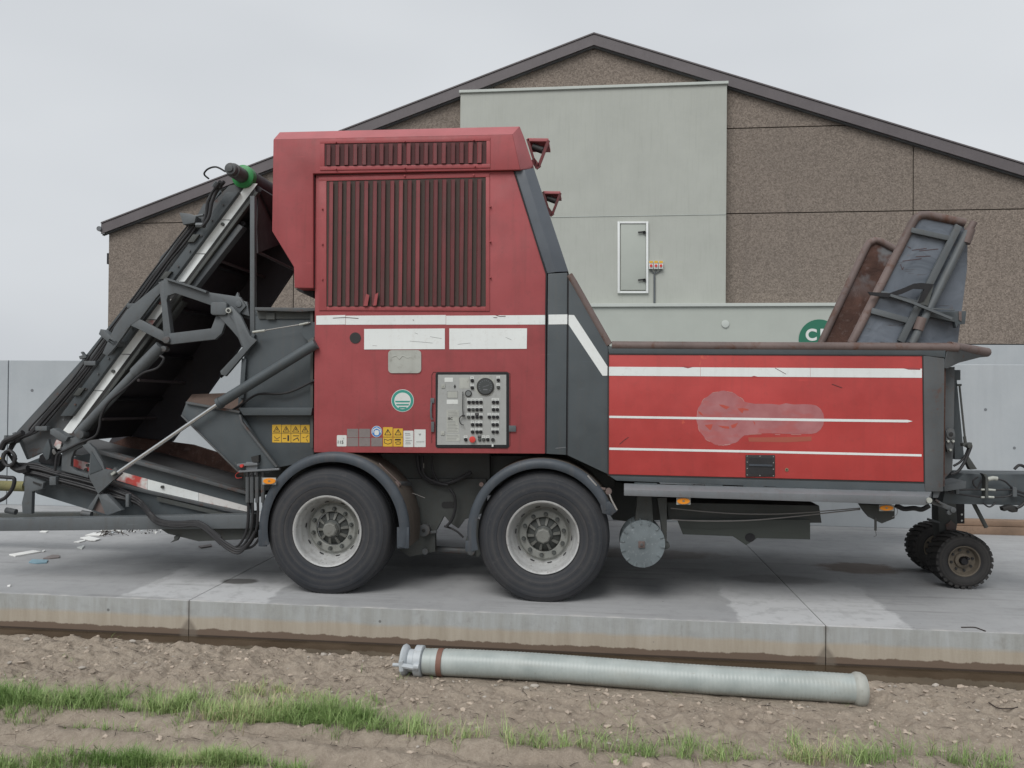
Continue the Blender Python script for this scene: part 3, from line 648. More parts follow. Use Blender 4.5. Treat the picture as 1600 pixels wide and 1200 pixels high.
# upper hood with overhang, front face and chamfered top
m = MB()
hp = [(427, 218), (801, 210), (813, 265), (489, 271), (489, 450), (460, 449.5), (459, 417), (425, 361)]
m.prism(hp, Y0-0.035, Y1-Y0+0.07); hood = m.build('upper_hood', 'red', sh, bevel=0.006)
m = MB()
f = [P(427, 218, Y0-0.035), P(801, 210, Y0-0.035)]; bk = [P(437, 206.5, Y0+0.07), P(812, 197.5, Y0+0.07)]
fr = [Vector((p.x, Y1+0.035, p.z)) for p in f]; br = [Vector((p.x, Y1-0.07, p.z)) for p in bk]
# right hand slanted end
e0 = P(813, 265, Y0-0.035); e1 = P(833, 258, Y0+0.10); e2 = P(819, 215, Y0+0.10)
m.add([f[0], f[1], bk[1], bk[0], fr[0], fr[1], br[1], br[0]], [(0, 1, 2, 3), (3, 2, 6, 7), (7, 6, 5, 4), (0, 3, 7, 4), (1, 5, 6, 2), (0, 4, 5, 1)])
m.build('hood_roof', 'red_roof', sh, bevel=0.004)
m = MB()
def mir(v): return Vector((v.x, Y0+Y1-v.y, v.z))
A = [f[1], bk[1], e2, e1, P(829, 264, Y0+0.10), e0]
m.add(A+[mir(v) for v in A], [(0, 1, 2, 3, 4, 5), (11, 10, 9, 8, 7, 6), (0, 6, 7, 1), (1, 7, 8, 2), (2, 8, 9, 3), (3, 9, 10, 4), (4, 10, 11, 5), (5, 11, 6, 0)])
m.build('hood_end', 'red_roof', sh, bevel=0.003)
m = MB(); m.prism([(461, 451), (490, 451), (490, 466), (468, 456)], Y0+0.15, 2.0); m.build('hood_underside', 'black', sh)
# shadow gap and door frame around the big grille
m = MB(); yf = Y0-0.008
for q in (((498, 277), (765, 270), (765, 276.5), (498, 283)), ((498, 283), (510, 282.7), (510, 485), (498, 485)), ((759, 276.5), (765, 276.5), (765, 486), (759, 486)), ((510, 479), (759, 479), (759, 486), (510, 485))):
    m.prism(q, yf, 0.010)
m.build('grille_frame', 'red', low, bevel=0.003)
m = MB()
for q in (((500, 219), (766, 214), (766, 220), (500, 224.5)), ((500, 260), (766, 255.8), (766, 262), (500, 266)), ((500, 224.5), (507, 224.3), (507, 260), (500, 260)), ((760, 220), (766, 220), (766, 256), (760, 256))):
    m.prism(q, Y0-0.042, 0.010)
m.build('grille_frame', 'red', hood, bevel=0.003)
MB().prism([(507, 224.5), (760, 220), (760, 256), (507, 260)], Y0-0.0365, 0.003).build('grille_backing', NT('dark_red_inside').fin((0.065, 0.022, 0.022), 0.8), hood)  # flat dark sheet in place of the shaded space behind the slats
MB().prism([(510, 282.5), (759, 277), (759, 479), (510, 479)], Y0-0.0025, 0.004).build('grille_backing', NT('radiator_mesh').fin((0.052, 0.036, 0.030), 0.8), low)  # mesh sheet, coloured dark to stand in for shade between the slats
# vertical louvre slats (each one its own piece)
def slat_mesh(w, dp, hgt, tilt):
    m = MB(); pr = [(0, 0), (w, 0.0), (w, 0.004), (0.004, 0.004), (-0.006, dp), (-0.010, dp)]
    m.poly([(x, y, 0) for x, y in pr], (0, 0, hgt)); return m
def grille(n, x0, x1, ty0, ty1, by0, by1, yfront, parent, dpt):
    for i in range(n):
        px = x0+(x1-x0)*i/n+1.5; t = i/n
        a_ = P(px, by0+(by1-by0)*t, yfront); b_ = P(px, ty0+(ty1-ty0)*t, yfront)
        hgt = b_.z-a_.z; m = slat_mesh(0.0285, dpt, hgt, 0); jit = random.uniform(-0.0015, 0.0015)
        m.v = [v+Vector((a_.x+jit+random.uniform(-.0015, .0015)*(v.z/hgt), yfront+jit, a_.z)) for v in m.v]
        m.build('louvre_slat', 'red_dark', parent, smooth_ang=25)
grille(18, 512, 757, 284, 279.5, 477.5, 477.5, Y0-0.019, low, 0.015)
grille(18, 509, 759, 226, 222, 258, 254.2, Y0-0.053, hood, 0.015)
# bent slat ends
m = MB(); m.prism([(572, 459), (577, 461), (574, 478), (568, 478)], Y0-0.026, 0.005); m.prism([(586, 460), (591, 457), (588, 477), (583, 478)], Y0-0.028, 0.005); m.build('bent_slat_end', 'red', low)
# dark panel gap lines
m = MB(); m.ribbon([(491, 452), (491, 273), (813, 266)], 2.0, Y0-0.004, 0.004); m.build('panel_gap', 'black', low)
# rivets
m = MB()
for px, py in [(503, y) for y in (326, 381, 436)]+[(766, y) for y in (322, 377, 433)]+[(524, 221.5), (632, 220.3), (740, 217.8), (524, 263.5), (632, 261.7), (742, 259), (632, 274.5), (740, 273)]:
    m.disc(px, py, 1.3, Y0-(0.062 if py < 266 else 0.022), 0.03, 8)
m.build('rivet', 'red', low, stuff=True)

# white band, boards, plates
def sheet(name, pts, mat, Y, parent, th=0.002, label=None, bevel=0): return MB().prism(pts, Y-th, th).build(name, mat, parent, label=label, bevel=bevel, smooth_ang=0)
for a_, b_ in ((494, 539.5), (540, 696.5), (697, 853)): sheet('white_band', [(a_, 493.3), (b_, 492.2), (b_, 507), (a_, 507.4)], 'white', Y0, low)
sheet('blank_plate', [(569, 514), (695, 513.2), (695, 545.5), (569, 546)], 'white', Y0, low, 0.004, 'larger white blank plate')
sheet('blank_plate', [(702, 513.2), (823.5, 513), (823, 545), (702, 545.7)], 'white', Y0, low, 0.004, 'right hand white blank plate')
MB().disc(555, 528, 8.7, Y0-0.004, 0.006, 28).build('round_opening', 'ink', low)
def rrect(x0, y0, x1, y1, r, n=5):
    o = []
    for cx, cy, a0 in ((x1-r, y0+r, -90), (x1-r, y1-r, 0), (x0+r, y1-r, 90), (x0+r, y0+r, 180)):
        for i in range(n+1): t = R(a0+90*i/n); o.append((cx+r*math.cos(t), cy+r*math.sin(t)))
    return o
al = sheet('cover_plate', rrect(606.5, 547, 658, 583, 6), 'alu', Y0, low, 0.008, 'dull aluminium cover plate')
m = MB(); m.hose([(613, 558), (619, 556), (624, 561), (629, 556), (636, 559), (641, 558)], Y0-0.008, 0.7, 5, 3); m.build('weld_marks', 'alu', al)
m = MB()
for q in ([(640, 533), (660, 534.5), (676, 536)], [(672, 526), (690, 529)], [(582, 540), (589, 540.5)], [(648, 520), (653, 522)], [(715, 538), (735, 536)], [(790, 527), (799, 531)]): m.ribbon(q, 0.5, Y0-.0048, .0008)
m.build('scuff_marks', 'grey_ink', low, stuff=True)
m = MB()
for q in ([(520, 497), (540, 496), (560, 497.5)], [(775, 492.5), (781, 494.5), (790, 494)], [(771, 496), (777, 496.5)], [(645, 499.5), (646.5, 500.8)], [(866, 492), (866.5, 498)]): m.ribbon(q, 0.9, Y0-.0036, .0008)
m.build('scuff_marks', 'scratch', low, stuff=True)
# teal round sticker
st = sheet('round_sticker', [(629+17.6*math.cos(t/40*6.2832), 626+17.6*math.sin(t/40*6.2832)) for t in range(40)], 'stk_white', Y0, low)
sheet('ring', [(629+16.8*math.cos(t/40*6.2832), 626+16.8*math.sin(t/40*6.2832)) for t in range(40)], 'teal', Y0-0.002, st, 0.001)
sheet('disc_face', [(629+12.9*math.cos(t/40*6.2832), 626.3+12.9*math.sin(t/40*6.2832)) for t in range(40)], 'stk_white', Y0-0.003, st, 0.001)
m = MB()
for a_, b_, y_ in ((617.2, 640.8, 626.3), (618.8, 639.2, 631.2), (622.5, 635.5, 635.7)): m.prism([(a_, y_), (b_, y_), (b_-1, y_+2.4), (a_+1, y_+2.4)], Y0-0.0052, 0.001)
m.build('printed_bars', 'teal', st)
# sticker row
t115 = sheet('sticker', rrect(526.3, 680, 541.5, 697.5, 1.5), 'stk_white', Y0, low, label='white sticker reading 115')
text('115', 531.8, 691, Y0-0.002, 5.0, 'ink', t115, bold=0.0002); text('h', 537, 685, Y0-0.002, 2, 'grey_ink', t115)
for x_, y_ in ((542.3, 670), (561, 670), (542.3, 684), (561, 684), (580, 684)):
    sheet('sticker', rrect(x_, y_, x_+17.4, y_+13.4, 1), 'stk_grey', Y0, low, label='blank faded grey sticker')
bs = sheet('sticker', [(588.5+8.3*math.cos(t/32*6.2832), 674.3+8.8*math.sin(t/32*6.2832)) for t in range(32)], 'stk_white', Y0-0.001, low, label='round blue ear protection sticker')
sheet('disc_face', [(588.5+7.6*math.cos(t/32*6.2832), 674.3+8.1*math.sin(t/32*6.2832)) for t in range(32)], 'blue', Y0-0.003, bs, 0.001)
m = MB(); m.prism(rrect(585, 672, 592, 680, 2.5), Y0-0.0052, 0.001); m.ribbon([(582.8, 676), (583, 671.5), (588.5, 668.5), (594, 671.5), (594.2, 676)], 1.6, Y0-0.0052, 0.001); m.build('pictogram', 'stk_white', bs)
def tri(m, cx, cy, s_, Y):
    m.ribbon([(cx-s_, cy+s_*.8), (cx, cy-s_*.9), (cx+s_, cy+s_*.8)], 0.9, Y, 0.0008); m.ribbon([(cx-s_, cy+s_*.8), (cx+s_, cy+s_*.8)], 0.9, Y, 0.0008)
for x0_, x1_, yt, kind_ in ((598.5, 613.5, 667.5, 0), (614.6, 629.4, 669.5, 1)):
    ys_ = sheet('sticker', rrect(x0_, yt, x1_, 697.7, 0.8), 'yellow', Y0, low, label='yellow warning sticker with triangle')
    m = MB(); cx = (x0_+x1_)/2; tri(m, cx, 675.5, 5, Y0-0.0032); m.rect(cx-.4, 672.5, cx+.4, 677, Y0-0.0032, 0.0008); m.rect(x0_, 682.6, x1_, 683.2, Y0-0.0032, 0.0008)
    if kind_ == 0: m.ribbon([(cx, 694), (cx-5.5, 692), (cx-5.5, 686), (cx, 688), (cx+5.5, 686), (cx+5.5, 692), (cx, 694)], 0.8, Y0-0.0032, 0.0008)
    else: m.ribbon([(cx-5, 687), (cx+4, 687)], 2.2, Y0-0.0032, 0.0008); m.ribbon([(cx-3, 694), (cx-4, 691), (cx, 690), (cx+4, 691), (cx+3, 694), (cx-3, 694)], 0.8, Y0-0.0032, 0.0008)
    m.build('pictogram', 'ink', ys_)
for x0_, x1_, yt, lines in ((630.4, 646, 673, (677, 679.5, 684, 688, 690.5, 693)), (647.2, 665, 671, (690,))):
    ws = sheet('sticker', rrect(x0_, yt, x1_, 698.5, 0.8), 'stk_white', Y0, low, label='white text sticker')
    m = MB()
    for yy in lines: m.rect(x0_+2+random.random()*2, yy, x1_-2-random.random()*4, yy+0.7, Y0-0.0032, 0.0008)
    if len(lines) == 1: m.ribbon([(654.5, 677.5), (656, 680), (657.5, 677.5)], 1.0, Y0-0.0032, 0.0008)
    m.build('pictogram', 'grey_ink', ws)

# control panel: recess, face and instruments
cp = MB().prism(rrect(680.5, 581.5, 795.5, 700, 4), Y0-0.004, 0.006).build('control_panel', 'ink', sh)
sheet('frame_seal', rrect(681.3, 582.3, 794.7, 699, 4), 'black', Y0-0.004, cp, 0.004)
fc_ = MB().prism([(684.5, 585.5), (791, 585.5), (791, 695), (683, 695)], Y0-0.011, 0.004).build('panel_face', 'panel_face', cp)
def zp(x, y): return (660+x/6.667, 560+y/6.667)
yq = Y0-0.011
m = MB(); m.disc(*zp(655, 293), 13.6, yq-0.012, 0.012, 32); g_ = m.build('speed_dial', 'ink', cp, bevel=0.002)
m = MB(); m.disc(*zp(655, 293), 11.6, yq-0.0135, 0.0015, 32); m.build('dial_face', NT('dial_grey').fin((0.055, 0.06, 0.06), 0.3), g_)
m = MB()
for i in range(14):
    t = R(140+i*20); cx, cy = zp(655, 293); m.ribbon([(cx+8.5*math.cos(t), cy+8.5*math.sin(t)), (cx+10.5*math.cos(t), cy+10.5*math.sin(t))], 0.6, yq-0.0142, 0.0006)
cx, cy = zp(655, 293); m.ribbon([(cx-4, cy+1), (cx+6, cy-2.5)], 0.6, yq-0.0142, 0.0006); m.rect(cx-3.5, cy+4, cx+3.5, cy+5.6, yq-0.0142, 0.0006)
m.build('dial_marks', 'grey_light', g_)
sheet('dial_plate', [zp(*p) for p in ((590, 205), (625, 172), (690, 172), (750, 225), (750, 310), (720, 385), (600, 385), (550, 330))], 'alu', yq, cp, 0.002)
m = MB(); m.disc(*zp(478, 365), 5.3, yq-0.01, 0.01, 24); g2 = m.build('pressure_dial', 'ink', cp, bevel=0.002)
m = MB(); m.disc(*zp(478, 365), 3.9, yq-0.0112, 0.0012, 24); m.build('dial_face', NT('dial_grey2').fin((0.16, 0.17, 0.17), 0.3), g2)
btn = []
for y_ in (445, 523): btn += [(x_, y_) for x_ in (485, 527, 568, 609, 740, 780)]
btn += [(x_, 600) for x_ in (480, 525, 568, 609, 697, 740, 780)]
for y_ in (680, 755): btn += [(x_, y_) for x_ in (522, 568, 606, 737, 777)]
btn += [(518, 220), (518, 295), (790, 215), (790, 290), (450, 835), (595, 835), (637, 835), (680, 835)]
proto = None
for (x_, y_) in btn:
    cx, cy = zp(x_, y_)
    m = MB(); m.rect(cx-2.8, cy-4.6, cx+2.8, cy-0.8, yq-0.002, 0.002); m.cur = 1
    m.disc(cx, cy+1.6, 2.7, yq-0.010, 0.010, 12); m.disc(cx, cy+1.6, 1.6, yq-0.016, 0.006, 10); m.cur = 2; m.rect(cx-1.8, cy-3.4, cx+1.8, cy-2.6, yq-0.0025, 0.0005)
    dark = (x_, y_) in ((568, 600), (595, 835))
    m.build('switch', ['ink' if dark else 'stk_white', 'black' if random.random() < .75 else 'under', 'grey_ink'], cp)
m = MB(); m.disc(*zp(520, 845), 5.0, yq-0.022, 0.012, 20); m.disc(*zp(520, 845), 3, yq-0.012, 0.012, 16); m.build('stop_button', 'redcap', cp, bevel=0.003)
m = MB(); m.disc(*zp(733, 848), 2.8, yq-0.012, 0.012, 16); m.build('key_switch', 'ink', cp)
m = MB(); m.rect(*zp(722, 893), *zp(740, 920), yq-0.014, 0.003); m.build('paper_tag', 'stk_white', cp)
for x0_, y0_, x1_, y1_, mt in ((230, 200, 318, 245, 'stk_white'), (385, 200, 490, 315, 'alu'), (253, 430, 370, 475, 'stk_white'), (252, 535, 380, 775, 'alu'), (245, 790, 390, 862, 'alu')):
    a_, b_ = zp(x0_, y0_), zp(x1_, y1_); pl = sheet('label_plate', rrect(*a_, *b_, 0.8), mt, yq, cp, 0.0015)
    if y1_-y0_ > 50 and mt == 'alu' and x0_ < 300:
        m = MB(); yy = a_[1]+1.6
        while yy < b_[1]-1:
            if abs(yy-653.7) > 2.6: m.rect(a_[0]+1+random.random(), yy, b_[0]-1-random.random()*5, yy+0.5, yq-0.0022, 0.0006)
            yy += 2.3
        m.build('print_lines', 'grey_ink', pl)
a_ = zp(255, 340); b_ = zp(370, 415)
sheet('label_plate', rrect(*a_, *b_, 1.2), 'grey_ink', yq, cp, 0.0012); sheet('label_plate', rrect(a_[0]+.7, a_[1]+.7, b_[0]-.7, b_[1]-.7, 1), 'alu', yq-0.0012, cp, 0.001)
text('IBC', 703.5, 654.3, yq-0.001, 3.8, 'ink', cp, bold=0.0003)
for x_, y_ in ((215, 287), (210, 777)): m = MB(); cx, cy = zp(x_, y_); m.rect(cx-3, cy-3, cx+3, cy+3, yq-0.006, 0.006); m.disc(cx, cy, 1, yq-0.009, 0.003, 8); m.build('latch_stud', 'alu', cp)
m = MB(); cx, cy = zp(338, 293); m.prism([(cx, cy-3.6), (cx+1.8, cy), (cx, cy+3.6), (cx-1.8, cy)], yq-0.002, 0.001); m.build('drop_symbol', 'ink', cp)
m = MB(); m.hose([zp(422, 345), zp(420, 520), zp(422, 590), zp(395, 610), zp(385, 640), zp(400, 680), zp(432, 695)], yq-0.02, 0.75, 6, 5); m.disc(*zp(425, 598), 3.0, yq-0.025, 0.012, 10, 1.6); m.build('microphone_cord', 'ink', cp)
# door edge latch and handles
m = MB(); m.ribbon([(674, 628), (673, 640), (673.5, 653), (676, 656)], 2.6, Y0-0.03, 0.014); m.rect(672.5, 622, 678.5, 630, Y0-0.01, 0.01); m.rect(673.5, 659, 678, 675, Y0-0.02, 0.02); m.build('door_latch', 'grey_arm', low, bevel=0.002)
m = MB(); m.rect(795, 665, 806, 674.5, Y0-0.016, 0.016); m.build('door_latch', 'grey_arm', low, bevel=0.002)
m = MB(); m.ribbon([(674.5, 692), (674.5, 586), (677, 581.5), (792, 581), (797, 584), (797, 696), (793, 701), (740, 700)], 0.8, Y0-0.003, 0.003); m.build('door_seam', NT('seam_red').fin((0.10, 0.02, 0.02), 0.7), low)

# ---------------- grey corner frame right of the housing
m = MB()
a0, a1, a2, a3 = P(803, 266, Y0), P(820, 265.5, Y0), P(869, 425, Y0), P(855, 427, Y0)
c1, c2 = P(834, 262, Y0+.12), P(888, 424, Y0+.12)
F_ = [a0, a1, c1]; B_ = [a3, a2, c2]
q = [a0, a1, c1, a3, a2, c2]; qq = [mir(v) for v in q]
m.add(q+qq, [(0, 3, 4, 1), (1, 4, 5, 2), (6, 7, 10, 9), (7, 8, 11, 10), (2, 5, 11, 8), (0, 1, 2, 8, 7, 6), (3, 9, 10, 11, 5, 4), (0, 6, 9, 3)])
m.build('sloped_corner_frame', 'grey_blue', sh, bevel=0.003)
m = MB(); m.prism([(856, 427.5), (886.5, 426), (884.5, 711), (853.5, 709)], Y0-0.002, Y1-Y0); post = m.build('corner_post', 'grey', sh, bevel=0.006)
sheet('white_band', [(857, 491.6), (886.5, 491.2), (886.3, 506.6), (857, 507)], 'white', Y0-0.002, post)
m = MB(); m.ribbon([(852.8, 490), (853.6, 428), (803.5, 266)], 2.2, Y0-0.006, 0.01); m.ribbon([(852.8, 490), (852.4, 708)], 2.0, Y0-0.006, 0.01); m.ribbon([(887.8, 430), (886, 711)], 1.8, Y0-0.004, 0.01); m.build('panel_gap', 'black', post)
m = MB(); m.ribbon([(868, 700.5), (884, 699)], 1.2, Y0-0.004, 0.002); m.build('chipped_edge', 'grey_light', post)

# light guards on the sloped end
def guard(px, py, s_, Y):
    g = empty('lamp_guard', P(px, py, Y), parent=sh)
    def q(x, y): return (px+x*s_, py+y*s_)
    D = 0.30*s_
    m = MB(); m.ribbon([q(0, 1), q(33, 1.5)], 5*s_, Y, D); m.build('guard_top', 'red_roof', g, bevel=0.003)
    for yy in (Y, Y+D-0.02):
        m = MB(); m.ribbon([q(0, 0), q(14, 45)], 4*s_, yy, 0.02); m.ribbon([q(33, 2), q(17, 44)], 4.5*s_, yy, 0.02); m.ribbon([q(8, 32), q(18, 45)], 8*s_, yy, 0.02); m.build('guard_side', 'red_dark', g)
    m = MB()
    for i in range(4):
        yy = Y+0.03+(D-0.06)*i/3; m.ribbon([q(32, 4), q(18, 44)], 2.2*s_, yy, 0.008)
    for t in (0.35, 0.65, 0.9): m.tube([P(*q(33-16*t, 2+42*t), Y), P(*q(33-16*t, 2+42*t), Y+D)], 0.006, 6)
    m.build('guard_bar', 'red', g)
    m = MB(); m.cyl(P(*q(8, 12), Y+0.05), P(*q(24, 18), Y+0.05), 0.03*s_, 14); m.build('work_lamp', 'ink', g)
guard(824, 217, 1.0, Y0+0.25); guard(848.5, 299.5, 0.82, Y0+0.25+0.0)

# ---------------- hopper
m = MB(); m.prism([(888.5, 433), (893, 436), (950, 538), (950, 741), (886, 711)], Y0, 0.05); m.v += []; wing = m.build('hopper_wing', 'grey', sh, bevel=0.004)
sheet('white_band', [(888.5, 492), (897, 492.3), (949.3, 572.5), (949, 587), (941.5, 587), (888.3, 507)], 'white', Y0, wing)
m = MB(); m.prism([(888.5, 433), (893, 436), (950, 538), (950, 741), (886, 711)], Y1-0.05, 0.05); m.build('hopper_wing', 'grey', sh)
# frame round the red side door
fr_ = [((950, 541), (1478, 543), (1477, 559), (1441, 555), (951, 553)), ((1441, 556), (1448, 556), (1476, 560), (1474, 768), (1446, 768), (1444, 753)), ((950, 742), (1444, 754), (1446, 768), (1456, 768), (1456, 771), (963, 751))]
for i, q in enumerate(fr_):
    MB().prism(q, Y0-0.006, 0.10).build('side_frame', 'grey_worn' if i == 1 else 'grey', sh, bevel=0.004)
    MB().prism(q, Y0+2.35, 0.10).build('side_frame', 'grey', sh)
m = MB(); m.prism([(950, 541), (1478, 543), (1476, 760), (950, 745)], Y0+0.03, 0.04); m.build('hopper_wall', 'rusty', sh)
m = MB(); m.prism([(950, 541), (1478, 543), (1476, 760), (950, 745)], Y1-0.07, 0.04); m.build('hopper_wall', 'rusty', sh)
m = MB(); m.prism([(950, 700), (1476, 715), (1476, 760), (950, 745)], Y0+0.08, 2.25); m.build('hopper_floor', 'rusty', sh)
m = MB(); m.prism([(1462, 545), (1476, 545), (1474, 760), (1460, 760)], Y0+0.08, 2.25); m.build('hopper_end', 'grey_worn', sh)
m = MB(); m.prism([(889, 436), (897, 436), (955, 545), (955, 740), (946, 740), (946, 545)], Y0+0.06, 2.3); m.build('hopper_slope', 'rusty', sh)
door = MB().prism([(951, 554), (1441, 556), (1444, 753), (949.5, 741)], Y0-0.004, 0.03).build('side_door', 'red_hopper', sh, bevel=0.004)
YD = Y0-0.004
m = MB(); m.ribbon([(950.2, 742), (950.6, 553), (1442, 555.2), (1444.5, 754.5), (950, 742.2)], 1.8, Y0-0.008, 0.004); m.build('door_seam', 'ink', sh)
for a_, b_ in ((951.5, 1094.3), (1094.7, 1266), (1266.4, 1440.5)):
    f0 = lambda x: 573+(x-951)*0.0062; f1 = lambda x: 587+(x-951)*0.0068
    sheet('white_band', [(a_, f0(a_)), (b_, f0(b_)), (b_, f1(b_)), (a_, f1(a_))], 'white', YD, door)
sheet('pinstripe', [(952, 649.6), (1270, 654.2), (1418, 656.0), (1426, 658.2), (1418, 660), (1270, 658.2), (952, 653)], 'white', YD, door, 0.0016)
sheet('pinstripe', [(952, 699.3), (1200, 704.2), (1440, 709.8), (1440, 713.3), (1200, 707.8), (952, 702.9)], 'white', YD, door, 0.0016)
# residue of a removed emblem: round head and long bar
pts = []
for i in range(46):
    t = R(-38-i*(284/45)); rr = 41.5+0.7*math.sin(i*1.7); pts.append((1130+rr*math.cos(t), 653.5+rr*1.03*math.sin(t)))
pts += [(1168, 680), (1182, 677.5), (1200, 677), (1235, 678), (1270, 678)]
for i in range(9): t = R(90-i*22.5); pts.append((1268+20*math.cos(t), 655+23*math.sin(t)))
pts += [(1256, 631.5), (1240, 632), (1228, 630), (1218, 632.5), (1205, 631), (1180, 631), (1168, 629)]
sheet('removed_emblem_mark', pts, 'ghost', YD, door, 0.0008)
sheet('removed_strip_mark', [(1169, 683.5), (1230, 683), (1268, 682), (1268, 689), (1230, 691), (1170, 690)], NT('strip_residue').fin((0.34, 0.085, 0.055), 0.6), YD, door, 0.0008)
m = MB()
for q in (((915, 460), (950, 463), (1000, 480), (975, 497), (940, 480)), ((1060, 492), (1100, 488), (1145, 496), (1150, 508), (1110, 505), (1100, 530), (1080, 510)), ((805, 620), (868, 614), (862, 640), (848, 662), (825, 640)), ((905, 624), (995, 632), (998, 650), (950, 645)), ((1010, 622), (1066, 603), (1045, 638), (1018, 646)), ((1182, 588), (1200, 602), (1198, 622)), ((752, 512), (775, 520), (796, 548), (770, 540))):
    m.prism([(940+a_/5, 540+b_/5) for a_, b_ in q], YD-.0016, .0006)
m.build('paint_scar', NT('bare_orange_primer').fin((0.43, 0.070, 0.048), 0.55), door, stuff=True)
m = MB()
for i in range(0, 40, 5):
    m.ribbon(pts[i:i+3], 0.7, YD-.0017, .0006)
m.ribbon([(1172, 678.6), (1190, 678)], .8, YD-.0017, .0006); m.ribbon([(1211, 679), (1219, 679.3)], .8, YD-.0017, .0006); m.ribbon([(1236, 679), (1252, 679.2)], .8, YD-.0017, .0006); m.ribbon([(1132, 694.8), (1141, 694.5)], 1.1, YD-.0017, .0006)
m.build('glue_edge', NT('pale_glue').fin((0.46, 0.24, 0.22), 0.6), door, stuff=True)
# scratches and chips
m = MB()
for q in ([(968, 694), (975, 688), (982, 683)], [(1211, 575), (1220, 580), (1228, 584.5)], [(1300, 600), (1316, 606)]): m.ribbon(q, 0.8, YD-0.0028, 0.001)
m.build('scratch', 'scratch', door)
m = MB(); m.prism([(1065, 573), (1073, 572.6), (1083, 573.4), (1075, 575.4)], YD-0.003, 0.001); m.prism([(1412, 575.5), (1424, 574.5), (1438, 575.6), (1438, 577.8), (1420, 577.5)], YD-0.003, 0.001); m.prism([(1178, 587.2), (1184, 588.7), (1174, 588.7)], YD-0.003, 0.001); m.build('tape_chip', 'red', door)
# recessed pull handle
hd_ = MB().prism(rrect(1165, 711, 1211, 745, 1.2), YD-0.006, 0.006).build('pull_handle', 'ink', door, bevel=0.001)
m = MB()
m.prism([(1170, 715), (1207, 716), (1207, 726), (1170, 725)], YD-0.0068, 0.001); m.prism([(1170, 729), (1207, 730), (1207, 741), (1170, 740)], YD-0.0068, 0.001)
m.build('recess', 'hose', hd_)
m = MB(); m.prism([(1170, 725), (1207, 726), (1207, 729), (1170, 728)], YD-0.013, 0.007); m.build('grip', 'fender', hd_)
m = MB()
for px, py in ((1167.5, 712.6), (1187.5, 713), (1208.5, 713.6), (1167.5, 722), (1208.5, 723), (1167.5, 732), (1208.5, 733), (1167.5, 742), (1187.5, 743), (1208.5, 743.5)): m.disc(px, py, 0.9, YD-0.009, 0.004, 8)
m.build('screw', 'chrome', hd_)
m = MB(); m.disc(1229.5, 734, 2.8, YD-0.005, 0.005, 14); m.cur = 1; m.disc(1229.5, 734, 1.2, YD-0.008, 0.004, 10); m.build('door_lock', ['brass', 'ink'], door)
# rim tube
m = MB(); rW = [P(889, 430, Y0+.02), P(896, 441, Y0+.02), P(949, 535, Y0+.02), P(956, 540, Y0+.02), P(1100, 541, Y0+.02), P(1480, 543, Y0+.02), P(1496, 543.5, Y0+.02)]
m.tube(rW[:3]+[P(951.5, 539, Y0+.02)], 0.030, 12); m.tube(rW[3:], 0.036, 14); rim_ = m.build('rim_tube', 'rust_rim', sh)
m = MB(); m.tube([mir(v) for v in rW[:3]], 0.03, 10); m.tube([mir(v) for v in rW[3:]], 0.036, 12); m.build('rim_tube', 'rust_rim', sh)
# flared end lip
m = MB(); m.poly([P(1480, 545, Y0), P(1497, 546, Y0), P(1541, 556, Y0+.25), P(1498, 567, Y0+.04), P(1480, 576, Y0), P(1474, 574, Y0)], (0, 2.2, 0)); m.build('flared_lip', 'grey_worn', sh, bevel=0.004)
m = MB(); m.tube([P(1483, 541, Y0+.02), P(1510, 545, Y0+.12), P(1542, 550.5, Y0+.27)], 0.037, 12); m.tube([P(1541, 550.5, Y0+.27), P(1541, 550.5, Y0+.27)+Vector((0, 1.9, 0))], 0.036, 12); m.build('lip_tube', 'rust_rim', sh)

# running board under the door
rb = MB(); A = [P(975, 755, Y0), P(1456, 768, Y0), P(1452, 776, Y0-.10), P(975, 765, Y0-.10), P(975, 774.5, Y0-.10), P(1446, 789.5, Y0-.10)]
A2 = [P(975, 774.5, Y0-.10), P(1446, 789.5, Y0-.10)]
Dn = [Vector((A[0].x, Y0+.02, A2[0].z)), Vector((A[1].x, Y0+.02, A2[1].z))]
rb.add([A[0], A[1], A[2], A[3], A2[0], A2[1], Dn[0], Dn[1]], [(0, 1, 2, 3), (3, 2, 5, 4), (4, 5, 7, 6), (0, 3, 4, 6), (1, 7, 5, 2), (0, 6, 7, 1)])
rb.build('running_board', 'grey_light', sh, bevel=0.004)
m = MB(); m.disc(1452.5, 782, 4.2, Y0-0.115, 0.06, 14); m.build('board_end_cap', 'alu', sh)
m = MB()
x = 990
while x < 1440:
    w_ = random.uniform(20, 45); yy = 755.5+(x-975)*0.027; m.prism([(x, yy), (x+w_, yy+.9), (x+w_-2, yy-1.2), (x+2, yy-2.0)], Y0-0.0095, 0.003); x += w_+random.uniform(10, 30)
m.build('weld_bead', 'grey', sh, stuff=True)

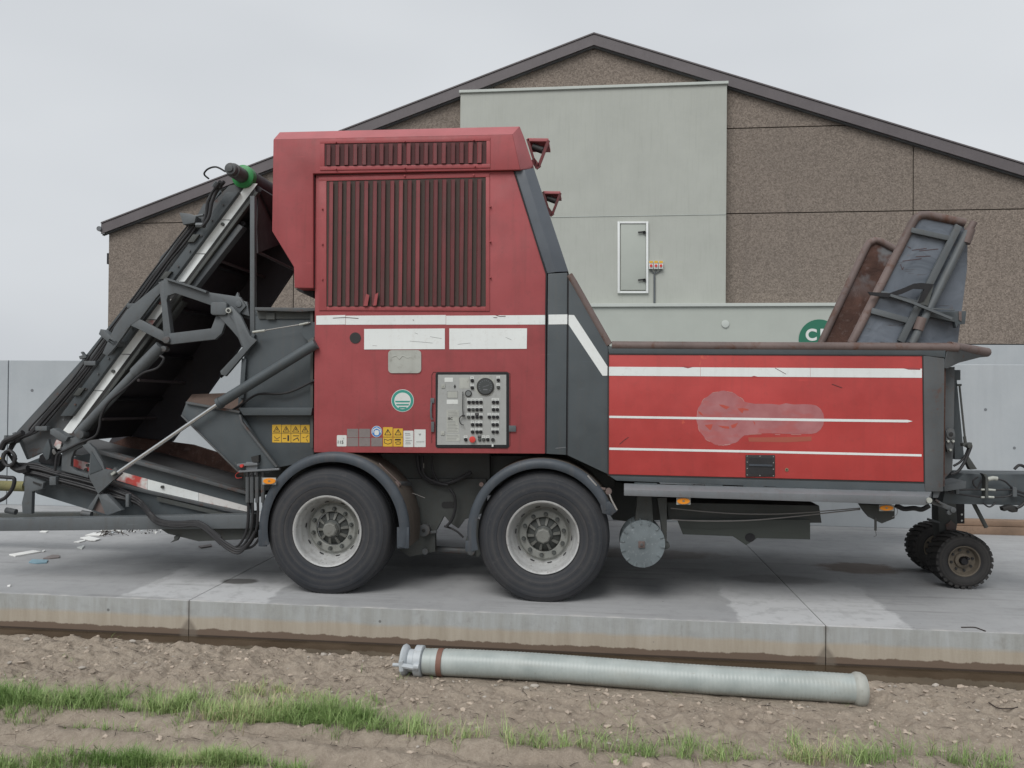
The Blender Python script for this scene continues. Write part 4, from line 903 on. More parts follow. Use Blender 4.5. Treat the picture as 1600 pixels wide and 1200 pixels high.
# ---------------- folded hopper flaps
def flap(far):
    if not far:
        Yn = Y0+0.10
        f_ = empty('hopper_flap', P(1410, 535, Yn), 'near dented grey flap', parent=sh)
        MB().prism([(1327, 545), (1423, 356), (1432, 341), (1442, 336), (1505, 348), (1510, 372), (1425, 545)], Yn, 0.03).build('flap_sheet', 'dented', f_)
        m = MB(); W = [P(1330, 537, Yn), P(1424, 352, Yn), P(1430, 342, Yn), P(1438, 336.5, Yn), P(1448, 336, Yn), P(1507, 348, Yn)]
        m.tube(W, 0.033, 12); m.build('flap_rim', 'rust_rim', f_)
        for q, w_ in (([(1424, 359), (1492, 374)], 8), ([(1362, 485), (1424, 502)], 9), ([(1499, 352), (1408, 534)], 11), ([(1377, 457), (1436, 473)], 6)):
            MB().ribbon(q, w_, Yn-0.035-(0.006 if w_ == 11 else 0.0), 0.030).build('stiffener', 'grey_arm', f_, bevel=0.003)
        m = MB(); m.tube([P(1512, 362, Yn-.05), P(1425, 537, Yn-.05)], 0.030, 12); m.build('hinge_tube', 'grey_arm', f_)
        m = MB(); m.tube([P(1522, 347, Yn-.05), P(1511, 366, Yn-.05)], 0.026, 10); m.tube([P(1516, 358, Yn-.05), P(1508, 380, Yn-.05)], 0.038, 12); m.tube([P(1441, 497, Yn-.05), P(1434, 516, Yn-.05)], 0.038, 12); m.build('hinge_sleeve', 'rust_rim', f_)
        return f_
    Yn = 7.75
    f_ = empty('hopper_flap', P(1350, 535, Yn), 'far rusty brown flap', parent=sh)
    MB().prism([(1279, 545), (1352, 388), (1360, 377), (1372, 375), (1401, 389), (1360, 545)], Yn, 0.03).build('flap_sheet', 'rusty', f_)
    m = MB(); W = [P(1281, 540, Yn), P(1352, 389, Yn), P(1358, 379.5, Yn), P(1368, 375.5, Yn), P(1375, 377, Yn), P(1425, 404, Yn)]
    m.tube(W, 0.034, 12); m.build('flap_rim', 'rust_rim', f_)
flap(True); fl = flap(False)
Yn = Y0+0.10
m = MB(); m.poly([P(1512, 366, Yn), P(1511, 420, Yn+.05), P(1496, 540, Yn+.05), P(1420, 540, Yn)], (0, 0.03, 0)); m.build('end_flap_sheet', 'dented', fl)
m = MB(); m.prism([(1356, 456), (1390, 458), (1412, 450), (1428, 443), (1440, 442), (1459, 444), (1444, 470), (1434, 474), (1444, 452), (1428, 451), (1410, 459), (1388, 465), (1360, 461)], Yn-0.08, 0.012); m.build('torn_bracket', 'black', fl)
m = MB(); m.prism([(1452, 452), (1459, 446), (1450, 478), (1434, 474)], Yn-0.075, 0.01); m.build('torn_bracket', 'under', fl)
m = MB(); m.ribbon([(1392, 461), (1425, 472), (1488, 498)], 4, Yn-0.10, 0.02); m.ribbon([(1455, 482), (1492, 484)], 2.2, Yn-0.09, 0.015); m.build('latch_rod', 'grey_arm', fl)
m = MB(); m.prism([(1448, 487), (1510, 486), (1508, 506), (1497, 507), (1494, 512), (1492, 503), (1450, 494)], Yn-0.05, 0.05); m.cur = 1; m.prism([(1498, 486), (1503, 486), (1503, 503), (1498, 500)], Yn-0.056, 0.01); m.build('end_bracket', ['grey', 'rust_rim'], fl, bevel=0.002)
m = MB()
for q in ([(1418, 385), (1423, 388)], [(1425, 391), (1448, 388)], [(1410, 408), (1440, 404)], [(1407, 413), (1410, 421), (1412, 417)], [(1431, 401), (1454, 400)], [(1436, 392), (1466, 389)]): m.ribbon(q, 0.9, Yn-0.002, 0.001)
m.build('scratch', 'scratch', fl)

# ---------------- discharge box and chute, left of the housing
Yd = Y0+0.10
box = MB().prism([(395, 483), (491, 483), (490, 720), (431, 731), (372, 738), (372, 625), (383, 545), (398, 521)], Yd+0.02, 2.1).build('discharge_box', 'grey', sh, bevel=0.004)
MB().prism([(398, 480), (492, 481), (492, 485.5), (470, 487), (398, 485)], Yd-0.05, 2.2).build('box_top_edge', 'grey_worn', box, bevel=0.003)
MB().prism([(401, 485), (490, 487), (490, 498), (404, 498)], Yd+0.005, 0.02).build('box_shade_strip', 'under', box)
m = MB(); m.ribbon([(381, 560), (377, 622)], 7, Yd-0.01, 0.04); m.ribbon([(396, 522), (384, 552)], 5, Yd-0.01, 0.04); m.build('edge_flange', 'grey', box, bevel=0.003)
m = MB(); m.rect(416, 489, 429, 499, Yd-0.01, 0.03); m.build('bracket_plate', 'under', box)
# lower chute
ch = MB(); CP = [(283, 649), (291, 629), (373, 644), (380, 655), (430, 731), (420, 740), (372, 737)]
ch.prism(CP, Yd-0.06, 0.04); ch.prism(CP, Yd+1.9, 0.04)
chute = ch.build('chute_side', 'grey', sh, bevel=0.003)
MB().poly([P(283, 649, Yd-0.02), P(372, 737, Yd-0.02), P(378, 735, Yd-0.02), P(289, 647, Yd-0.02)], (0, 1.92, 0)).build('chute_floor', 'rusty', chute)
MB().poly([P(291, 628, Yd-0.06), P(371, 643, Yd-.06), P(380, 625, Yd+.0), P(355, 614, Yd+.45), P(300, 616, Yd+.45)], (0, 0, -0.01)).build('chute_shelf', NT('brown_shelf').fin((0.11, 0.075, 0.06), 0.8), chute)
m = MB(); m.ribbon([(290, 629), (374, 644)], 3.5, Yd-0.085, 0.03); m.ribbon([(374, 648), (377, 660), (432, 730)], 3.5, Yd-0.085, 0.03); m.ribbon([(283, 649), (372, 737)], 2.5, Yd-0.075, 0.02); m.build('chute_flange', 'grey_worn', chute, bevel=0.003)
m = MB(); m.prism([(372, 637), (488, 637), (486, 649), (380, 649)], Yd-0.07, 0.08); m.build('cross_stiffener', 'grey', box, bevel=0.004)
m = MB(); m.ribbon([(487, 484), (487, 700)], 4, Yd-0.02, 0.05); m.build('box_end_flange', 'under', box)
for i in range(4):
    x_ = 425.3+i*14.8; stk = sheet('warning_sticker', [(x_, 663.8+i*.1), (x_+14, 663.4+i*.1), (x_+14, 691.5), (x_, 691.2)], 'yellow', Yd+.02, box, 0.003, label='yellow double pictogram warning sticker')
    m = MB(); ys2 = Yd+.02-0.004; cx = x_+7; tri(m, cx, 671, 5, ys2); m.rect(x_, 676.6, x_+14, 677.2, ys2, 0.0008)
    if i == 0: m.ribbon([(cx-4, 682), (cx, 686), (cx+5, 683)], 0.8, ys2, .0008); m.ribbon([(cx-4, 688), (cx+4, 688)], 0.8, ys2, .0008)
    if i == 1: m.ribbon([(cx-5, 685), (cx, 685)], 1.2, ys2, .0008); m.rect(cx+2, 680, cx+4.5, 689, ys2, .0008)
    if i == 2: m.ribbon([(cx-4, 681), (cx+5, 681)], 1.2, ys2, .0008); m.ribbon([(cx-4, 688), (cx+3, 684), (cx+5, 689)], 1.2, ys2, .0008)
    if i == 3: m.ribbon([(cx-4, 683), (cx-1, 684)], 0.8, ys2, .0008); m.ribbon([(cx+1, 684), (cx+5, 680)], 0.8, ys2, .0008); m.ribbon([(cx+2, 686), (cx+4, 690)], 0.8, ys2, .0008)
    m.ribbon([(cx-1.5, 673), (cx+.5, 669.5), (cx+1.5, 673)], 1.0, ys2, .0008)
    m.build('pictogram', 'ink', stk)
# hydraulic ram across the box
def ram(a, b, c_, Y, rr, rb, nm='hydraulic_ram', matb='grey'):
    m = MB(); m.tube([P(*b, Y), P(*c_, Y)], rb*scale_at(*b, Y), 18); m.tube([P(*b, Y), P(b[0]+(c_[0]-b[0])*.03, b[1]+(c_[1]-b[1])*.03, Y)], (rb+1)*scale_at(*b, Y), 18)
    r_ = m.build(nm, matb, sh)
    m = MB(); m.tube([P(*a, Y), P(*b, Y)], rr*scale_at(*a, Y), 14); m.build('piston_rod', 'chrome', r_); return r_
rm = ram((185, 738), (341, 631), (494, 537), Y0-0.02, 2.9, 7.6)
rm2 = MB(); rm2.tube([P(488, 541, Y0+.06), P(497, 535, Y0+.06)], 0.06, 14); rm2.build('ram_pivot', 'under', rm)
m = MB(); m.prism([(475, 505), (492, 503), (492, 540), (487, 540), (470, 520)], Y0+0.05, 0.02); m.build('pivot_plate', 'grey', box)
m = MB(); m.ptube([(405, 519), (416, 516), (470, 507), (485, 504)], Y0+.04, 0.9, 6); m.cur = 1; m.ptube([(395, 519), (414, 516.5)], Y0+.04, 1.9, 8); m.ptube([(468, 507.5), (482, 504.5)], Y0+.04, 1.7, 8); m.build('turnbuckle', ['cable', 'alu'], sh)
m = MB(); m.hose([(363, 641), (380, 630), (398, 618), (412, 615), (440, 615), (462, 609), (492, 594)], Yd-0.03, 1.7, 8); m.build('brake_hose', 'hose', sh)

# ---------------- folded upper conveyor
YC, YF = Y0+0.30, Y0+1.22
def sx(y): return 103+0.745*(678-y)       # centre of the white stripe
def off(o, y): return (sx(y)+o, y)
cv = MB().prism([(30, 672), (45, 716), (62, 708), (118, 690), off(20, 672), off(17, 480), off(15, 300), off(-6, 284), off(-34, 290), off(-43, 330), off(-50, 520)], YC, 0.05).build('folded_conveyor', 'grey_worn', sh)
MB().prism([(24, 677), (42, 718), (62, 708), (118, 640), off(-40, 500), off(-40, 300), (338, 288), (322, 330), (256, 405), (198, 475), (132, 558)], YC+0.06, 0.03).build('conveyor_guard', 'grey', cv)
MB().prism([(240, 425), (252, 400), (300, 352), (318, 318), (330, 318), (318, 345), (256, 425)], YF, 0.02).build('far_guard_edge', 'grey_arm', cv)
m = MB(); m.prism([off(-30, 650), off(-12, 650), off(-12, 300), off(-30, 300)], YC-0.05, 0.05); m.build('side_rail', 'grey', cv, bevel=0.004)
m = MB(); m.prism([off(-12, 655), off(-8, 655), off(-8, 292), off(-12, 292)], YC-0.004, 0.01); m.prism([off(8, 655), off(14, 655), off(13, 300), off(8, 296)], YC-0.004, 0.01); m.build('rail_groove', 'ink', cv)
m = MB(); m.prism([off(14, 668), off(20, 668), off(19, 300), off(13, 300)], YC-0.05, 0.05); m.build('lower_rail', 'under', cv, bevel=0.003)
for (ya, yb_, mt) in ((286, 343, 'white_bright'), (343.5, 396, 'white_bright'), (396.5, 440, 'white_bright'), (440.5, 466, 'grey'), (466.5, 475, 'white_red'), (475.5, 499, 'white_bright'), (499.5, 512, 'white_red'), (512.5, 553, 'white_bright'), (553.5, 610, 'white_bright'), (610.5, 677, 'white_bright')):
    if mt == 'grey': continue
    sheet('white_stripe', [off(-8.6, ya), off(8.0, ya+1), off(8.0, yb_), off(-8.6, yb_)], mt, YC, cv, 0.004)
m = MB()
for y_ in (350, 580): m.disc(*off(0, y_), 2.6, YC-0.02, 0.02, 10)
m.build('bolt', 'under', cv)
m = MB(); m.ribbon([off(26, 462), off(30, 352)], 9, YC-0.02, 0.09); m.build('lip_bar', 'grey_arm', cv, bevel=0.008)
m = MB(); m.ribbon([off(26, 670), off(26, 470)], 9, YC+0.02, 0.06); m.build('lip_bar', 'under', cv)
m = MB()
for y_ in range(320, 660, 24): m.disc(*off(-21+random.uniform(-1, 1), y_), 1.5, YC-.062, 0.014, 8)
for y_ in range(330, 660, 31): m.disc(*off(17, y_), 1.3, YC-.058, 0.01, 8)
m.build('bolt_heads', 'grey_worn', cv, stuff=True)
for y_ in (372, 430, 545, 612):
    m = MB(); m.prism([off(-34, y_-6), off(-24, y_-6), off(-24, y_+6), off(-34, y_+6)], YC-.075, 0.03); m.build('idler_bracket', 'under', cv, bevel=0.003)
# belt underside, far side plate and cross bars
a_, b_ = P(*off(22, 690), YC+.05), P(*off(22, 296), YC+.05)
m = MB(); nrm_ = Vector((-(b_-a_).z, 0, (b_-a_).x)).normalized()*0.10
m.poly([a_, b_, b_+nrm_, a_+nrm_], (0, YF-YC-.05, 0)); m.build('belt_underside', 'belt', cv)
MB().prism([(166, 697), (240, 590), (330, 470), (398, 306), (470, 350), (462, 418), (422, 478), (383, 530), (340, 592), (300, 648), (268, 690), (190, 712)], YF, 0.04).build('far_side_plate', 'belt', cv)
MB().poly([P(395, 300, YC+.0), P(404, 300, YC), P(440, 380, YF), P(400, 395, YC+.02)], (0.02, 0, 0)).build('hood_flap', 'belt', cv)
for (xa, ya, xb, yb_) in ((376, 337, 432, 366), (399, 392, 458, 421), (340, 406, 412, 433), (216, 594, 288, 598), (160, 655, 243, 653), (395, 303, 440, 327)):
    m = MB(); m.tube([P(xa, ya, YC+.06), P(xb, yb_, YF-.02)], 0.014, 8); m.build('cross_bar', NT('dusty_bar').fin((0.09, 0.075, 0.078), 0.7) if 'db' not in M else M['db'], cv)
m = MB(); m.tube([P(382, 277, YC)+Vector((0, .02, 0)), P(382, 277, YC)+Vector((0, YF-YC, 0))], 0.090, 28); dr = m.build('head_drum', 'belt', cv)
pc = P(382, 277, YC)
m = MB(); m.lathe([(0.0, 0), (0.075, 0), (0.10, 0.015), (0.10, 0.075), (0.09, 0.08)], 36, pc-Vector((0, 0.05, 0))); m.build('drum_flange', 'green', cv)
m = MB(); m.tube([pc-Vector((0, 0.22, 0)), pc-Vector((0, 0.04, 0))], 0.062, 20); m.tube([pc-Vector((0.0, 0.27, 0)), pc-Vector((0, 0.22, 0))], 0.05, 20); m.tube([pc-Vector((0.0, 0.285, 0)), pc-Vector((0, 0.27, 0))], 0.03, 12); m.build('drum_motor', 'grey_worn', cv, bevel=0.004)
m = MB(); m.hose([(352, 268, YC-.25), (338, 261, YC-.25), (325, 264, YC-.25), (319, 272, YC-.2), (326, 279, YC-.1)], YC, 1.3, 7); m.hose([(344, 284, YC-.25), (333, 300), (325, 315), (322, 335), (318, 348), (314, 352)], YC-.12, 2.6, 8); m.hose([(350, 284, YC-.2), (338, 300), (331, 316), (326, 340), (316, 354)], YC-.14, 2.6, 8); m.build('motor_hose', 'hose', cv)
m = MB(); m.ptube([(333, 292), (339, 284)], YC-.16, 3.2, 8); m.ptube([(341, 292), (347, 285)], YC-.18, 3.0, 8); m.ptube([(307, 352), (320, 352)], YC-.12, 4, 8); m.ptube([(296, 340), (318, 336)], YC-.1, 2, 8); m.build('hose_fitting', 'grey_arm', cv)
m = MB(); m.prism([(280, 332), (298, 334), (306, 338), (304, 348), (286, 351)], YC-.12, 0.10); m.build('limit_switch_box', 'grey_arm', cv, bevel=0.005)
# hose run along the conveyor
for o_, r_, nm in ((-46, 2.4, 0), (-42, 2.6, 1), (-52, 1.3, 2), (-37, 1.8, 3)):
    pts_ = []
    for i in range(13):
        y_ = 352+(670-352)*i/12; oo = o_-6*math.sin(math.pi*i/12)*0.3 + random.uniform(-1.2, 1.2) - (10 if y_ > 600 else 0)*(y_-600)/70
        pts_.append(off(oo, y_))
    pts_ += [(44+nm*2, 678), (22+nm*2, 688), (14+nm, 704)]
    m = MB(); m.hose(pts_, YC-.06, r_, 7, 4); m.build('hydraulic_hose', 'hose', cv)
m = MB()
for y_ in (478, 568, 670): m.rect(off(-54, y_)[0], y_-4, off(-36, y_)[0], y_+3, YC-.09, 0.05)
m.build('hose_clamp', 'grey_arm', cv, bevel=0.004)
m = MB(); m.prism([(157, 514), (163, 517), (180, 531), (184, 534), (182, 540), (176, 541), (154, 522)], YC-.16, 0.12); m.build('stop_bracket', 'grey_arm', cv, bevel=0.004)
m = MB(); m.ribbon([(124, 559), (134, 556)], 5, YC-.05, 0.04); m.ribbon([(127, 550), (131, 556)], 2.5, YC-.05, .03); m.build('small_clip', 'grey_arm', cv)
m = MB(); m.ribbon([(312, 617), (346, 577)], 9, YF+.25, 0.05); m.ribbon([(345, 590), (372, 566)], 2, YF, .01); m.build('rear_stay', 'black', cv)
for t_ in (0.18, 0.36, 0.54, 0.72, 0.88):
    pa_ = P(*off(22, 690), YC+.05).lerp(P(*off(22, 296), YC+.05), t_); m = MB(); q_ = pa_-nrm_*0.35; m.tube([q_+Vector((0, .02, 0)), q_+Vector((0, YF-YC-.1, 0))], 0.022, 10); m.build('idler_roller', 'black', cv)
# ---------------- linkage arms
Ya = YC-0.16
arm = MB().prism([(178, 512), (198, 484), (259, 434), (256, 452), (243, 466), (219, 498), (204, 508), (180, 542), (168, 556), (160, 552)], Ya, 0.03).build('linkage_plate', 'grey_arm', sh, bevel=0.003)
MB().prism([(204, 508), (218, 498.5), (253, 517), (264, 524), (264, 537), (253, 533)], Ya+.002, 0.03).build('linkage_brace', 'grey_arm', sh, bevel=0.003)
m = MB(); m.ribbon([(252, 440), (257, 480), (262, 532)], [9, 9, 12], Ya-.01, 0.06); m.build('linkage_post', 'grey_arm', sh, bevel=0.004)
m = MB(); m.prism([(256, 435), (264, 438), (322, 456), (375, 464), (384, 478), (372, 492), (345, 488), (330, 477), (298, 466), (274, 458), (262, 462), (260, 470), (256, 462)], Ya-.02, 0.035); m.build('upper_arm', 'grey_arm', sh, bevel=0.003)
m = MB(); m.ribbon([(258, 435), (300, 448), (322, 456)], 3, Ya-.06, 0.06); m.build('arm_flange', 'grey_arm', sh)
m = MB(); m.prism([(264, 521), (330, 513), (338, 492), (350, 494), (352, 504), (346, 521), (336, 530), (266, 538)], Ya-.03, 0.035); m.build('lower_arm', 'grey_arm', sh, bevel=0.003)
m = MB(); m.prism(rrect(329, 472, 354, 492, 4), Ya-.07, 0.05); m.build('arm_block', 'grey_arm', sh, bevel=0.006)
m = MB(); m.prism([(340, 492), (352, 484), (368, 498), (380, 520), (388, 535), (378, 543), (372, 528), (362, 516)], Ya-.05, 0.03); m.build('toggle_link', 'grey_arm', sh, bevel=0.003)
m = MB(); m.prism([(352, 482), (362, 478), (376, 494), (390, 524), (401, 532), (392, 541), (352, 588), (345, 585), (344, 580), (380, 542), (374, 528), (364, 500)], Ya-.08, 0.035); m.build('toggle_arm', 'grey_arm', sh, bevel=0.003)
m = MB(); m.disc(356.5, 485, 4.2, Ya-.1, 0.05, 16); m.cur = 1; m.disc(356.5, 485, 2.4, Ya-.103, 0.01, 12); m.build('pivot_bush', ['alu', 'ink'], sh)
m = MB(); m.prism([(364, 470), (371, 456), (375, 468), (386, 472), (390, 494), (376, 490), (366, 480)], Ya+.0, 0.03); m.disc(372.5, 475, 5, Ya-.03, 0.06, 12); m.ribbon([(372, 488), (402, 494)], 14, Ya+.05, 0.06); m.disc(399, 489, 6, Ya-.02, .05, 12); m.build('pivot_lug', 'grey_arm', sh, bevel=0.003)
m = MB(); m.disc(259, 531, 5.5, Ya-.05, 0.08, 14); m.disc(263, 531, 6.5, Ya-.02, 0.06, 14); m.build('pivot_pin', 'grey_worn', sh, bevel=0.003)
m = MB(); m.rect(390.5, 306, 397.5, 523, Ya-.03, 0.045); m.build('upright_post', 'grey_arm', sh, bevel=0.003)
# lifting ram behind the arm
m = MB(); m.tube([P(122, 678, Ya+.03), P(212, 582, Ya+.03), P(218, 577, Ya+.03)], 0.040, 16); m.tube([P(211, 583, Ya+.03), P(252, 541, Ya+.03)], 0.052, 16); r2 = m.build('lift_ram', 'grey_arm', sh)
m = MB(); m.hose([(250, 556, Ya), (256, 561, Ya), (246, 575, Ya), (222, 584, Ya), (200, 603, Ya), (170, 628, Ya), (158, 650, Ya), (155, 668, Ya), (148, 682, Ya), (125, 692, Ya), (105, 702, Ya), (90, 710, Ya), (87, 726, Ya), (86, 736, Ya)], Ya, 1.9, 8); m.build('ram_hose', 'hose', r2)
m = MB(); m.disc(255, 545, 4.5, Ya, 0.06, 12); m.disc(124, 679, 6.5, Ya-.02, 0.08, 14); m.build('ram_eye', 'grey_worn', r2, bevel=0.003)

# ---------------- lower conveyor section
YL = Y0+0.30
lc = MB().prism([(40, 724), (60, 716), (116, 714), (150, 706), (388, 776), (394, 812), (172, 812), (141, 797), (59, 772), (36, 758)], YL, 0.05).build('lower_conveyor', 'grey', sh)
MB().prism([(120, 716), (200, 682), (262, 690), (300, 695), (460, 745), (470, 775), (300, 750), (120, 740)], YL+0.86, 0.04).build('far_side', 'rusty', lc)
def lerp_y(x): return 711+(x-150)*(779-711)/(385-150)
xs2 = [60, 118, 176, 234, 292, 350, 386]
for i in range(len(xs2)-1):
    A_, B_ = P(xs2[i], lerp_y(xs2[i])+(8 if xs2[i] < 150 else 0), YL+.05), P(xs2[i+1]-.8, lerp_y(xs2[i+1])+(8 if xs2[i+1] < 150 else 0), YL+.05)
    MB().poly([A_, B_, B_-Vector((0, 0, .02)), A_-Vector((0, 0, .02))], (0, 0.80, 0)).build('belt_plate', NT('worn_belt_plate').fin((.05, .05, .05), .55), lc)
MB().prism([(150, 715), (388, 782), (392, 806), (172, 806)], YL+0.55, 0.05).build('inner_web', 'black', lc)
m = MB(); m.prism([(149, 703), (155, 703), (385, 768), (385, 773), (150, 708)], YL-.07, 0.09); m.build('top_lip', 'grey_worn', lc, bevel=0.003)
m = MB(); m.prism([(112, 729), (190, 757), (385, 801), (385, 806), (190, 762), (112, 734)], YL-.03, 0.04); m.build('side_rail', 'grey_worn', lc, bevel=0.003)
m = MB(); m.prism([(245, 776), (392, 812), (392, 817), (245, 783)], YL-.03, 0.04); m.build('side_rail', 'under', lc)
for q, mt in ((((115, 717), (141, 724), (141, 737.5), (115, 729)), 'white_red'), (((141.5, 724.2), (230, 748.5), (230, 765), (141.5, 737.7)), 'white_red'), (((230.5, 748.7), (310, 770), (310, 783), (230.5, 765.2)), 'white'), (((310.5, 770.2), (386, 791), (386, 799.5), (310.5, 783.1)), 'white_red')):
    sheet('white_stripe', q, mt, YL, lc, 0.004)
m = MB()
for q in ((136, 727), (133, 734), (253, 761)): m.disc(*q, 2.4, YL-.02, 0.02, 10)
m.build('bolt', 'under', lc)

# brackets at the fold
b1 = MB().prism([(96, 735), (97, 700), (101, 688), (108, 684), (117, 684), (118, 677), (123, 673), (129, 676), (131, 684), (133, 690), (128, 698), (116, 704), (111, 716), (110, 728), (118, 735), (138, 741), (138, 747)], YL-.14, 0.035).build('fold_bracket', 'grey_arm', sh, bevel=0.003)
m = MB(); m.disc(124, 679.5, 5.5, YL-.17, 0.07, 14); m.build('bracket_pin', 'grey_worn', b1, bevel=0.003)
b2 = MB(); b2.prism([(128, 696), (138, 692), (147, 700), (160, 722), (163, 733), (180, 736), (186, 742), (153, 772), (140, 748), (138, 741), (141, 710)], YL-.20, 0.03); b2.build('fold_bracket', 'grey_arm', sh, bevel=0.003)
m = MB(); m.prism([(143, 705), (160, 733), (140, 741)], YL-.205, 0.004); m.build('gusset', 'grey', sh)
m = MB(); m.ribbon([(172, 746), (184, 735)], 14, YL-.23, 0.04); m.disc(177, 739, 4.5, YL-.25, 0.03, 14, 4); m.cur = 1; m.ribbon([(173, 742), (180, 737)], 4.5, YL-.265, 0.02); m.build('rod_eye', ['grey_worn', 'alu'], sh, bevel=0.003)
m = MB(); m.prism([(152, 772), (166, 772), (190, 797), (168, 805), (164, 803), (154, 776), (144, 797), (136, 795)], YL-.18, 0.05); m.cur = 1; m.prism([(154, 778), (166, 804), (144, 797)], YL-.15, 0.01); m.build('foot_gusset', ['grey_arm', 'rust_rim'], sh, bevel=0.003)
m = MB(); m.prism([(78, 671), (83, 669), (106, 683), (102, 690), (96, 689), (78, 678)], YL-.17, 0.08); m.build('stop_block', 'grey_arm', sh, bevel=0.004)
m = MB(); m.prism([(66, 706), (75, 686), (79, 700), (76, 717), (72, 719), (67, 710)], YL-.1, 0.03); m.build('hook_plate', 'grey', sh, bevel=0.002)
m = MB(); m.prism([(62, 712), (80, 700), (95, 712), (92, 728), (60, 722)], YL-.02, 0.03); m.cur = 1; m.prism([(84, 696), (88, 687), (96, 691), (94, 700), (90, 702)], YL-.03, 0.01); m.prism([(79, 702), (84, 702), (87, 708), (84, 711)], YL-.03, .01); m.build('fold_joint', ['black', 'white_red'], sh)
# hose bundles of the lower section
for i in range(7):
    o_ = i*3.1
    pts_ = [(12+i, 706+i*1.5), (24+i, 722+o_*.3), (38, 725+o_*.8), (60, 727+o_*.9), (88, 735+o_), (140, 748+o_), (170, 758+o_), (205, 772+o_*.7), (222, 784+o_*.5), (234, 800+o_*.5, Y0-.01), (250, 812+o_*.4, Y0-.02), (280, 816+o_*.3, Y0-.02), (306, 814+o_*.4, Y0-.02), (324, 822+o_*.4, Y0-.02), (345, 840+o_*.6, Y0-.02)]
    m = MB(); m.hose([(q_[0]+random.uniform(-1.5, 1.5), q_[1]+random.uniform(-1, 1), *q_[2:]) for q_ in pts_], YL-.10-.012*(i % 3), 1.8, 7, 4); m.build('hydraulic_hose', 'hose', lc)
m = MB()
for i in range(5):
    a = R(70*i); m.hose([(14+11*math.cos(a+t*1.1)*(1-.05*t), 716+12*math.sin(a+t*1.1), YL-.12-.02*i) for t in range(6)], YL-.12, 2.2, 7, 4)
m.hose([(2, 702), (8, 690), (20, 684), (36, 676)], YL-.15, 4.2, 8, 4); m.hose([(20, 728), (30, 734), (44, 732)], YL-.15, 5, 8, 4)
m.build('hose_knot', 'hose', lc)
m = MB(); m.disc(12, 687, 7, YL-.1, 0.12, 12); m.ptube([(10, 694), (10, 680)], YL-.1, 3, 8); m.ptube([(22, 676), (26, 688)], YL-.05, 2.5, 8); m.build('tail_fitting', 'grey_arm', lc, bevel=0.003)
m = MB(); m.rect(77, 745, 87, 758, YL-.16, 0.06); m.rect(196, 772, 201, 792, YL-.16, .06); m.build('hose_clamp', 'grey_arm', lc, bevel=0.004)
m = MB(); m.hose([(-10, 785), (0, 782), (10, 776), (20, 762), (22, 748), (12, 746), (-12, 744)], YL-.2, 2.7, 8, 6); m.build('looped_hose', 'hose', lc)
# yellow ringed hose end and mossy sleeve at the left edge
m = MB(); m.tube([P(-22, 718, YL-.1), P(2, 728, YL-.1)], 0.062, 16)
yh = m.build('ringed_hose_end', 'hose', lc)
m = MB()
for t in (0.05, 0.3, 0.55, 0.8): a_ = P(-22, 718, YL-.1).lerp(P(2, 728, YL-.1), t); d_ = (P(2, 728, YL-.1)-P(-22, 718, YL-.1)).normalized(); m.tube([a_, a_+d_*0.012], 0.066, 16)
m.build('yellow_ring', 'yellow', yh)
m = MB(); m.tube([P(-30, 758, YL+.5), P(40, 760, YL+.5)], 0.05, 14); m.build('tail_roller', 'mossy', lc)
# base frame tubes
m = MB(); m.prism([(-60, 812), (0, 811.5), (395, 804), (395, 826), (0, 830), (-60, 831)], Y0+0.02, 0.11); m.build('base_beam', 'grey_arm', sh, bevel=0.008)
m = MB(); m.prism([(-60, 805), (30, 802), (395, 800), (395, 815), (30, 818), (-60, 822)], Y0+1.15, 0.11); m.build('base_beam', 'under', sh, bevel=0.006)
m = MB(); m.prism([(250, 826), (396, 824), (398, 842), (310, 846), (262, 834)], Y0+0.10, 0.3); m.build('frame_gusset', 'under', sh, bevel=0.004)
m = MB(); m.prism([(272, 838), (280, 838), (276, 845), (266, 848), (272, 843)], Y0+0.08, 0.03); m.build('tie_lug', 'under', sh)
m = MB(); m.prism([(38, 745), (42, 744), (68, 754), (66, 764), (50, 768), (49, 803), (35, 802), (34, 786), (38, 768)], YL-.15, 0.04); m.cur = 1; m.prism([(51, 751), (65, 756), (63, 760), (51, 755)], YL-.155, 0.006); m.build('rest_post', ['grey_arm', 'ink'], sh, bevel=0.003)
m = MB()
for cx in (16, 134): 
    a_ = P(cx-6, 797 if cx < 50 else 801.5, YL-.12); b_ = P(cx+9, 800 if cx < 50 else 804, YL-.12); m.tube([a_, b_], 0.026, 12)
m.build('roller_stub', 'grey_worn', sh)
# valve block with pipes
m = MB(); m.ribbon([(370, 727), (402, 725)], 4, Y0+.0, 0.04); m.ribbon([(372, 737), (436, 733)], 3, Y0+.0, 0.03); m.rect(384, 722, 402, 742, Y0+.02, 0.06); m.build('valve_block', 'grey_light', sh, bevel=0.003)
m = MB(); m.disc(377, 728, 2.6, Y0-.02, 0.03, 12); m.build('valve_cap', 'redcap', sh)
m = MB(); m.prism([(392, 714), (404, 711), (404, 722), (394, 722)], Y0, 0.04); m.build('valve_knob', 'ink', sh)
for x_ in (387, 394, 402, 411):
    m = MB(); m.hose([(x_, 738), (x_, 770), (x_+1, 800), (x_-2, 830), (x_-14, 852), (x_-30, 858)], Y0+.01, 2.0, 7, 4); m.cur = 1; m.ptube([(x_, 745), (x_, 785)], Y0+.01, 3.2, 8); m.build('pipe_run', ['hose', 'grey_worn'], sh)
for i in range(3):
    m = MB(); m.hose([(300+i*4, 814), (322+i*2, 824), (340, 838+i*3), (356, 850+i*4), (374, 858+i*3), (390, 846), (399, 830)], Y0-.02, 2.0, 7, 5); m.build('drooping_hose', 'hose', sh)
m = MB(); m.hose([(374, 737), (368, 742), (370, 747), (378, 746)], Y0-.02, 0.35, 5, 4); m.build('red_cord', 'redcap', sh)

